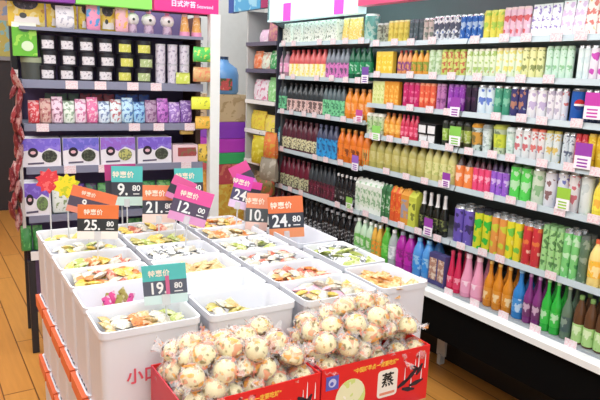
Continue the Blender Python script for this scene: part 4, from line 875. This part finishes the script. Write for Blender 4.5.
for k, (a, b) in enumerate(((181, 191), (193, 203))):
    eput(a, b, 0, .118, lambda W, h: [('cone_body', MB().lathe([(W * .5, 0), (W * .5, h * .2), (W * .3, h * .9)], 12, 0, W / 2).mesh('cone_body', PR((226, 170, 90), (240, 220, 190), (190, 130, 90), 26, .35), True)), ('pink_base', MB().lathe([(W * .53, 0), (W * .52, h * .2)], 12, 0, W / 2, cap=False).mesh('pink_base', M((230, 150, 190), .4), True)), ('cap', MB().lathe([(W * .31, h * .88), (W * .26, h)], 12, 0, W / 2).mesh('cap', M((226, 220, 210), .4), True))], 'candy_tube', 'orange and pink tapered tube, %s from the white jars' % ORD[k], 'tube', .0, 'candy tubes on the top shelf')
# tins, three high
def tin(lab):
    def f(W, h):
        r = W / 2
        return [('tin_body', MB().lathe([(r * .96, 0), (r * .96, h * .72)], 16, 0, r).mesh('tin_body', M((40, 38, 48), .3), True)), ('lid', MB().lathe([(r, h * .72), (r, h * .97), (r * .9, h)], 16, 0, r).mesh('lid', M((34, 34, 40), .3), True)),
                ('label_band', MB().rings([[(r * 1.0 * math.sin(a) * .985, r - r * .985 * math.cos(a), z) for a in [-.75 + 1.5 * q / 6 for q in range(7)]] for z in (h * .12, h * .68)], False).mesh('label_band', lab))]
    return f
LW = PR((214, 212, 218), (120, 116, 130), None, 40, .25); LY = PR((206, 206, 90), (226, 222, 160), (150, 160, 60), 30, .35); LG = PR((170, 190, 130), (226, 230, 206), None, 30, .35)
for lay in range(3):
    for k in range(6):
        a = 39 + k * 19.3 + (lay % 2) * 2
        y = (k == 5 and True) or (k == 4 and lay != 1)
        eput(a, a + 18.5, 1, .074, tin(LY if k == 4 or (k == 5 and lay == 2) else LG if k == 5 else LW), 'food_tin', 'black tin with %s label, %s from the green carton, %s layer' % ('yellow' if k == 4 else 'pale green' if k == 5 else 'white', ORD[k], TW[lay]), 'tin', .0, 'stacked black tins', lift=lay * .0745)
for lay in range(2):
    for k in range(3):
        a = 156.5 + k * 12
        eput(a, a + 10.5, 1, .105, lambda W, h: [('tube_body', MB().lathe([(W * .48, .0), (W * .48, h * .93)], 12, 0, W / 2).mesh('tube_body', PR((206, 200, 214), (140, 130, 160), (230, 226, 236), 26, .35), True)), ('lid', MB().lathe([(W * .5, h * .92), (W * .5, h)], 12, 0, W / 2).mesh('lid', M((190, 190, 200), .3), True))], 'snack_tube', 'silver-grey snack tube, %s layer, %s from the tins' % (['lower', 'upper'][lay], ORD[k]), 'tube', .0, 'silver snack tubes', lift=lay * .106)
eput(176, 190, 1, .06, plain_pack(PR((206, 222, 90), (232, 236, 190), None, 16, .4), None, .004), 'promo_card', 'lime promo card standing before the silver tubes', 'price card', -.012, lift=.0)
# small packs hung along the post side
for k, (a, b, z, h, m_, lab) in enumerate(((192, 209, 1.60, .08, PR((80, 200, 90), (240, 230, 90), (230, 110, 80), 18, .4), 'green hanging snack pack beside the white post'), (192, 210, 1.49, .08, PR((214, 170, 110), (226, 120, 90), (240, 220, 170), 24, .4), 'tan and orange hanging snack pack beside the white post'),
        (190, 211, 1.335, .07, PR((226, 230, 60), (150, 160, 60), (246, 240, 160), 14, .3), 'lemon yellow pack hanging beside the white post'), (194, 211, 1.225, .07, PR((226, 176, 60), (150, 150, 50), (240, 220, 150), 16, .4), 'golden pack hanging beside the white post'),
        (181, 194, 1.19, .05, PR((206, 170, 80), (150, 130, 50), (240, 220, 150), 16, .4), 'small golden pack above the pink long box'), (199, 210, 1.03, .1, PR((226, 190, 70), (70, 70, 50), (244, 226, 150), 16, .4), 'small yellow pack standing between pink box and white post'))):
    u0, u1 = esU(a, z), esU(b, z)
    t = thing('hanging_pack', lab, 'snack pack', esP((u0 + u1) / 2, -.04 if k < 4 else .005, z), -YS)
    for pn, me in plain_pack(m_, None, .03)(u1 - u0, h): link(pn, me, t)
    if k < 5:
        MB().tube((0, .015, h * .95), (0, .015, h + .02), .0015).obj('hook', STEEL, t); MB().tube((0, .015, h + .02), (0, .42 if k < 4 else .37, h + .02), .002).obj('hook_arm', STEEL, t)
# third shelf: pouches
cols = [((206, 60, 70), (226, 200, 200)), ((200, 160, 150), (150, 60, 70)), ((226, 196, 214), (120, 60, 90)), ((214, 226, 214), (110, 140, 110)), ((232, 206, 222), (190, 90, 140)), ((226, 110, 160), (236, 220, 226)), ((206, 222, 236), (80, 100, 150)), ((214, 226, 232), (170, 60, 70)), ((180, 216, 236), (40, 90, 170)), ((140, 190, 226), (30, 70, 150)), ((170, 140, 170), (110, 60, 110)), ((190, 110, 200), (90, 40, 120)), ((150, 110, 190), (230, 210, 240)), ((120, 80, 160), (210, 190, 230))]
cn = ['red', 'brown-red', 'pale pink', 'pale sage', 'pink printed', 'hot pink', 'blue-white', 'white and red', 'sky blue', 'deep blue', 'dusty mauve', 'orchid', 'lavender', 'dark purple']
for k in range(14):
    a = 29 + k * 11.7
    eput(a, a + 11.4, 2, .115 + .02 * ((k * 7) % 3) / 2, plain_pack(PR(cols[k][0], cols[k][1], (240, 236, 240), 24, .45), None, .06), 'snack_pouch', '%s snack pouch in the row above the purple boxes' % cn[k], 'snack pouch', .0, 'snack pouches on the middle shelf')
for k in range(9):
    a = 46 + k * 11.7
    eput(a, a + 11, 2, .15, plain_pack(PR([(60, 90, 70), (150, 40, 60), (40, 80, 170)][k // 3], (70, 60, 80), None, 20, .35), None, .04), 'snack_pouch', 'dark back-row pouch, %s behind the middle shelf row' % ORD[k], 'snack pouch', .1, 'back-row pouches')
# seaweed boxes
for k, (a, b, c_, f_) in enumerate(((22, 62, (120, 100, 216), (44, 46, 44)), (63, 100, (104, 100, 206), (50, 56, 46)), (100.5, 136, (150, 100, 206), (190, 190, 110)), (137.5, 172, (120, 90, 206), (56, 60, 52)))):
    eput(a, b, 3, .148, lambda W, h, c_=c_, f_=f_: seaweed_box(W, h, c_, f_), 'seaweed_box', 'purple and white seaweed box with %s' % ['dark picture at the shelf corner', 'dark picture, second from the corner', 'yellow-green food picture', 'dark picture beside the pink long box'][k], 'box', .0, 'seaweed boxes')
eput(172.5, 198, 3, .1, lambda W, h: [('box_body', MB().box(-W / 2, W / 2, 0, .1, 0, h).mesh('box_body', M((234, 206, 214), .4))), flat([(-W * .3, h * .35), (W * .42, h * .35), (W * .46, h * .5), (W * .42, h * .85), (-W * .3, h * .85)], PR((160, 70, 70), (120, 110, 70), (206, 120, 110), 20, .4), 'food_picture')], 'snack_box', 'pink box with a dark red picture beside the seaweed boxes', 'box', .0)
# fourth shelf
eput(22, 52, 4, .175, lambda W, h: seaweed_box(W, h, (120, 90, 200), (120, 150, 90)), 'seaweed_box', 'tall purple and white seaweed box behind the red starburst', 'box', .0)
for k, (a, b, m_, lab) in enumerate(((53, 70, PR((220, 226, 220), (110, 140, 80), None, 20, .3), 'white tub pack behind the yellow starburst'), (72, 86, PR((60, 40, 110), (110, 80, 170), None, 16, .4), 'dark violet pack behind the orange signs'), (87, 98, PR((70, 40, 90), (40, 120, 60), None, 14, .4), 'dark violet and green pack behind the orange signs'), (99, 112, PR((50, 120, 60), (90, 170, 80), None, 14, .4), 'green pack behind the teal sign'), (142, 157, PR((30, 100, 50), (70, 160, 80), (20, 60, 40), 14, .4), 'dark green pack above the orange 21.80 sign'), (158, 172, PR((40, 110, 50), (120, 180, 90), (20, 60, 40), 14, .4), 'leaf green pack behind the teal and pink signs'), (198, 208, PR((206, 140, 50), (230, 180, 90), None, 14, .4), 'amber pack against the white post'))):
    eput(a, b, 4, .15 if k < 6 else .2, plain_pack(m_, None, .07), 'snack_pack', lab, 'snack pack', .01)
for k, (a, b) in enumerate(((22, 33), (34, 44), (128, 142), (142, 156), (157, 172))):
    eput(a, b, 5, .13, plain_pack(PR((60, 140, 70), (120, 190, 110), (30, 80, 50), 14, .4), None, .08), 'snack_pack', 'green leafy-print pack on the lowest shelf, %s from the aisle' % ORD[k], 'snack pack', .01, 'green packs on the lowest shelf')
# ------------------------------------------------------------------ hanging strip of red packs beside the shelf
q = on_plane(17, 88, NRM, NRM.dot(LEG) - .02)
hs = thing('hanging_strip', 'strip of red and pale pink wrapped packs hanging at the shelf side', 'hanging strip', q, -YS)
MB().box(-.008, .008, -.002, .002, -.72, .09).obj('plastic_strip', CLEAR((220, 214, 210), .8), hs)
MB().tube((0, 0, .085), (.0, .4, .085), .004).obj('hook_arm', DARK, hs)
rr = random.Random(3)
for k in range(26):
    me = packet(.1, .055, .026, [PR((150, 50, 56), (206, 160, 156), (90, 30, 36), 24, .4), PR((186, 140, 136), (140, 50, 56), (90, 50, 50), 24, .4), PR((116, 36, 42), (176, 110, 110), None, 24, .3)][k % 3])
    o = link('hung_pack', me, hs, (rr.uniform(-.022, .022) - .04 * (k / 26), -.016 - .018 * (k % 2), .05 - k * .029), (rr.uniform(-.2, .2), math.pi / 2 + rr.uniform(-.45, .45), rr.uniform(-.4, .4) + math.pi / 2 * 0))
# red packs on the corner of the middle shelf
for k, (a, b, h_) in enumerate(((14, 24, .13), (22, 30, .1))):
    z = 1.3
for k in range(3):
    pass
# ------------------------------------------------------------------ gondola at the far aisle side
GD = 7.2
gq = on_plane(17, 57, NRM, NRM.dot(CAM) + GD); gw = .9
gd = thing('gondola_shelf', 'dark gondola shelf far down the aisle beyond the display shelf', 'shelf', gq - LAT * gw - Vector((0, 0, gq.z)), -YS)
MB().box(0, gw, 0, .6, 0, gq.z - .04).obj('end_panel', M((48, 42, 46), .6), gd); MB().box(-.02, gw + .02, -.03, .62, gq.z - .04, gq.z).obj('shelf', M((150, 150, 156), .5), gd); MB().box(0, gw, .5, .6, gq.z, 3.0 - .2).obj('back_panel', M((110, 90, 80), .6), gd)
for k, (a, lv, h_, m_, lab) in enumerate(((.0, 0, .36, PR((206, 190, 90), (150, 200, 200), (226, 226, 220), 5, .5), 'lime and pale blue carton on the far gondola'), (.0, 1, .34, PR((226, 190, 150), (150, 170, 210), (206, 120, 60), 5, .5), 'tan and sky blue carton stacked on the far gondola'), (.26, 0, .34, PR((226, 190, 90), (150, 200, 160), None, 5, .5), 'yellow and green carton on the far gondola'), (.26, 1, .34, PR((206, 200, 190), (206, 120, 80), None, 5, .5), 'grey and rust carton stacked on the far gondola'))):
    p0 = gq - LAT * (.13 + a) + NRM * .06
    t = thing('snack_carton', lab, 'carton', (p0.x, p0.y, gq.z + .001 + lv * .361), -YS)
    MB().box(-.12, .12, 0, .3, 0, h_).obj('box_body', m_, t, bevel=.004); MB().box(-.1, .1, 0, .28, h_, h_ + .004).obj('top_flap', M((226, 214, 190), .5), t)
# ------------------------------------------------------------------ wall shelf beyond the chillers and the corner
ws = thing('wall_shelf', 'white wall shelf with small snacks between the far chiller and corner', 'shelf', (LIP, YA + .02, 0), 0)
WL = .47
MB().box(.36, .4, 0, WL, .1, 2.1).obj('back_panel', M((180, 184, 184), .6), ws)
MB().box(0, .36, WL - .02, WL, .1, 2.0).obj('side_panel', M((190, 192, 190), .6), ws)
MB().box(0, .36, 0, .015, .1, 2.2).obj('side_panel', M((40, 44, 60), .6), ws)
WZ = [1.745, 1.553, 1.325, 1.104, .87, .6]
for k, z in enumerate(WZ):
    s_ = MB().box(0, .36, .015, WL - .02, z + .01, z + .025).obj('shelf', M((90, 84, 104), .5) if k < 2 else M((226, 226, 224), .5), ws)
    MB().box(-.008, 0, .015, WL, z, z + .028).obj('price_rail', M((96, 90, 110), .5) if k < 2 else M((232, 232, 230), .5), s_)
def wput(px0, px1, k, h, mat, name, lab, depth=.02):
    z = WZ[k] + .026; x = LIP + depth
    y0 = solve_line(px0, (x, 0, z), (0, 1, 0)); y1 = solve_line(px1, (x, 0, z), (0, 1, 0))
    t = thing(name, lab, 'snack pack', (x, (y0 + y1) / 2, z), -math.pi / 2)
    for pn, me in plain_pack(mat, None, .07)(abs(y0 - y1) * .97, h): link(pn, me, t)
wput(267, 277, 0, .19, PR((206, 130, 150), (226, 180, 140), (110, 80, 110), 16, .45), 'snack_pack', 'tall rose and tan pack on the wall shelf top')
wput(258, 266, 0, .09, PR((226, 190, 216), (240, 230, 236), None, 16, .4), 'snack_pack', 'short pale pink pack on the wall shelf top')
wput(252, 260, 1, .13, PR((226, 120, 70), (230, 190, 170), (200, 70, 50), 16, .45), 'snack_pack', 'orange pack on the wall shelf')
wput(260, 268, 1, .12, PR((214, 220, 200), (206, 140, 130), None, 16, .4), 'snack_pack', 'cream pack on the wall shelf beside the orange one')
wput(268, 278, 1, .13, PR((70, 160, 90), (226, 230, 216), (40, 110, 60), 16, .4), 'snack_pack', 'green pack on the wall shelf beside the chiller')
wput(252, 266, 2, .15, PR((226, 214, 222), (206, 90, 130), (244, 240, 244), 16, .35), 'snack_pack', 'white and pink pack on the wall shelf third board')
wput(266, 277, 2, .17, PR((140, 210, 130), (214, 236, 206), None, 16, .4), 'snack_pack', 'mint green pack on the wall shelf third board')
wput(249, 263, 3, .14, PR((226, 206, 60), (214, 170, 60), (150, 140, 60), 16, .4), 'snack_pack', 'yellow pack on the wall shelf fourth board')
wput(263, 276, 3, .12, PR((230, 214, 80), (226, 190, 140), (190, 150, 60), 16, .4), 'snack_pack', 'second yellow pack on the wall shelf fourth board')
wput(250, 263, 4, .16, PR((216, 200, 40), (150, 150, 40), (236, 226, 110), 14, .4), 'snack_pack', 'mustard yellow pack on the wall shelf fifth board')
wput(263, 276, 4, .16, PR((206, 90, 40), (214, 180, 50), (130, 110, 40), 14, .45), 'snack_pack', 'orange-red pack on the wall shelf fifth board')
wput(250, 276, 5, .18, PR((110, 90, 60), (170, 150, 120), None, 12, .4), 'snack_pack', 'brown pack on the lowest wall shelf board')
y0 = 4.5; y1 = 3.98
hb = thing('header_sign', 'blue header sign jutting over the wall shelf', 'sign', (LIP - .02, 4.0, 2.0), 0, 'header signs near the corner')
MB().box(-.02, .02, .0, .5, 0, .2).obj('sign_face', PR((76, 164, 214), (150, 206, 230), None, 6, .5), hb); MB().box(-.024, .024, .42, .505, -.004, .204).obj('end_cap', M((30, 70, 160), .4), hb); MB().tube((0, .25, .2), (0, .25, .85), .008).obj('hanging_rod', GREY, hb)
hb = thing('header_sign', 'deep pink header sign beside the blue one', 'sign', (LIP - .02, 3.79, 2.0), 0, 'header signs near the corner')
MB().box(-.02, .02, .0, .2, 0, .2).obj('sign_face', M((170, 40, 100), .4), hb); MB().tube((0, .1, .2), (0, .1, .85), .008).obj('hanging_rod', GREY, hb)
# blue water bottle and cartons in the corner
def box_at(px0, px1, ytop, ybot, y, depth, mat, name, lab, cat, parts=None):
    a = on_plane(px0, ybot, (0, 1, 0), y); b = on_plane(px1, ytop, (0, 1, 0), y)
    t = thing(name, lab, cat, ((a.x + b.x) / 2, y, a.z), 0); W = b.x - a.x; H = b.z - a.z
    MB().box(-W / 2, W / 2, 0, depth, 0, H).obj('box_body', mat, t, bevel=.006)
    MB().box(-W / 2 * .96, W / 2 * .96, -.002, .0, H * .3, H * .7).obj('printed_band', parts or mat, t)
    return t, a, b
YC_ = 4.35
stack = [(198, 212, 185, 226, None, 'storage_box', None)]
# column of coloured boxes, from the floor up
a0 = on_plane(229, 150, (0, 1, 0), YC_)
levels = [(.0, .34, PR((230, 176, 66), (240, 206, 120), (200, 130, 50), 12, .4), 'snack_carton', 'amber carton at the floor beneath the coloured boxes'), (.341, .68, PR((236, 186, 70), (240, 214, 100), (206, 140, 50), 12, .4), 'snack_carton', 'amber carton under the red box by the post'), (.681, .84, PR((206, 80, 90), (226, 130, 110), None, 8, .4), 'gift_box', 'red box stacked under the green one by the post'), (.841, .93, M((60, 190, 110), .4), 'gift_box', 'green box stacked between red and purple ones'), (.931, 1.04, M((196, 60, 206), .4), 'gift_box', 'magenta box stacked under the violet one'), (1.041, 1.17, M((140, 60, 200), .4), 'gift_box', 'violet box stacked above the magenta one'), (1.171, 1.38, PR((200, 176, 140), (176, 150, 110), None, 8, .3), 'cardboard_carton', 'pale cardboard carton on the coloured box stack')]
for z0, z1, m_, nm, lab in levels:
    W = .30 if nm != 'cardboard_carton' else .32
    t = thing(nm, lab, 'box', (a0.x, YC_, z0), 0, 'boxes stacked by the post')
    MB().box(-W / 2, W / 2, 0, .28, 0, z1 - z0 - .002).obj('box_body', m_, t, bevel=.004); MB().box(-W / 2 - .003, W / 2 + .003, -.003, .283, (z1 - z0) * .72, z1 - z0 - .001).obj('lid', m_, t)
wj = thing('water_jug', 'translucent blue water jug on the cardboard carton by the wall', 'jug', (a0.x + .01, YC_ + .15, 1.381), 0)
MB().lathe([(.11, 0), (.125, .02), (.125, .15), (.11, .2), (.05, .24), (.04, .27)], 20).obj('jug_body', M((96, 150, 206), .25), wj, True); MB().lathe([(.043, .25), (.043, .285)], 12).obj('cap', M((40, 60, 90), .3), wj, True); MB().box(-.08, .02, -.13, -.122, .03, .12).obj('fruit_label', PR((200, 80, 80), (40, 100, 60), (230, 170, 140), 14, .4), wj)
bagm = PR((236, 190, 60), (150, 160, 60), (200, 110, 40), 10, .35)
# clear bags of food hanging on the wall shelf side
for k, (px, py, w_, h_, m_, lab) in enumerate(((256, 150, .12, .2, PR((206, 190, 40), (230, 220, 110), (170, 90, 40), 14, .4), 'yellow snack bag hanging by the wall shelf'), (268, 146, .11, .18, PR((226, 120, 60), (206, 180, 60), (226, 200, 170), 14, .45), 'orange snack bag hanging by the wall shelf'), (266, 170, .15, .16, PR((150, 142, 126), (180, 172, 156), None, 10, .4), 'grey-brown plastic bag hanging before the wall shelf'), (262, 186, .16, .12, PR((120, 100, 50), (190, 80, 60), (90, 80, 40), 12, .4), 'olive and red bag hanging under the grey-brown one'))):
    q = on_plane(px, py, (1, 0, 0), LIP - .06 - .02 * k)
    t = thing('hanging_bag', lab, 'bag', (q.x, q.y, q.z - h_ / 2), -math.pi / 2 + .3)
    for pn, me in plain_pack(m_, None, .06)(w_, h_): link(pn, me, t)
    MB().tube((0, .03, h_), (0, .03, h_ + .03), .002).obj('hook', STEEL, t); MB().tube((0, .03, h_ + .03), (0, .1 + .02 * k + .03, h_ + .03), .002).obj('hook_arm', STEEL, t)
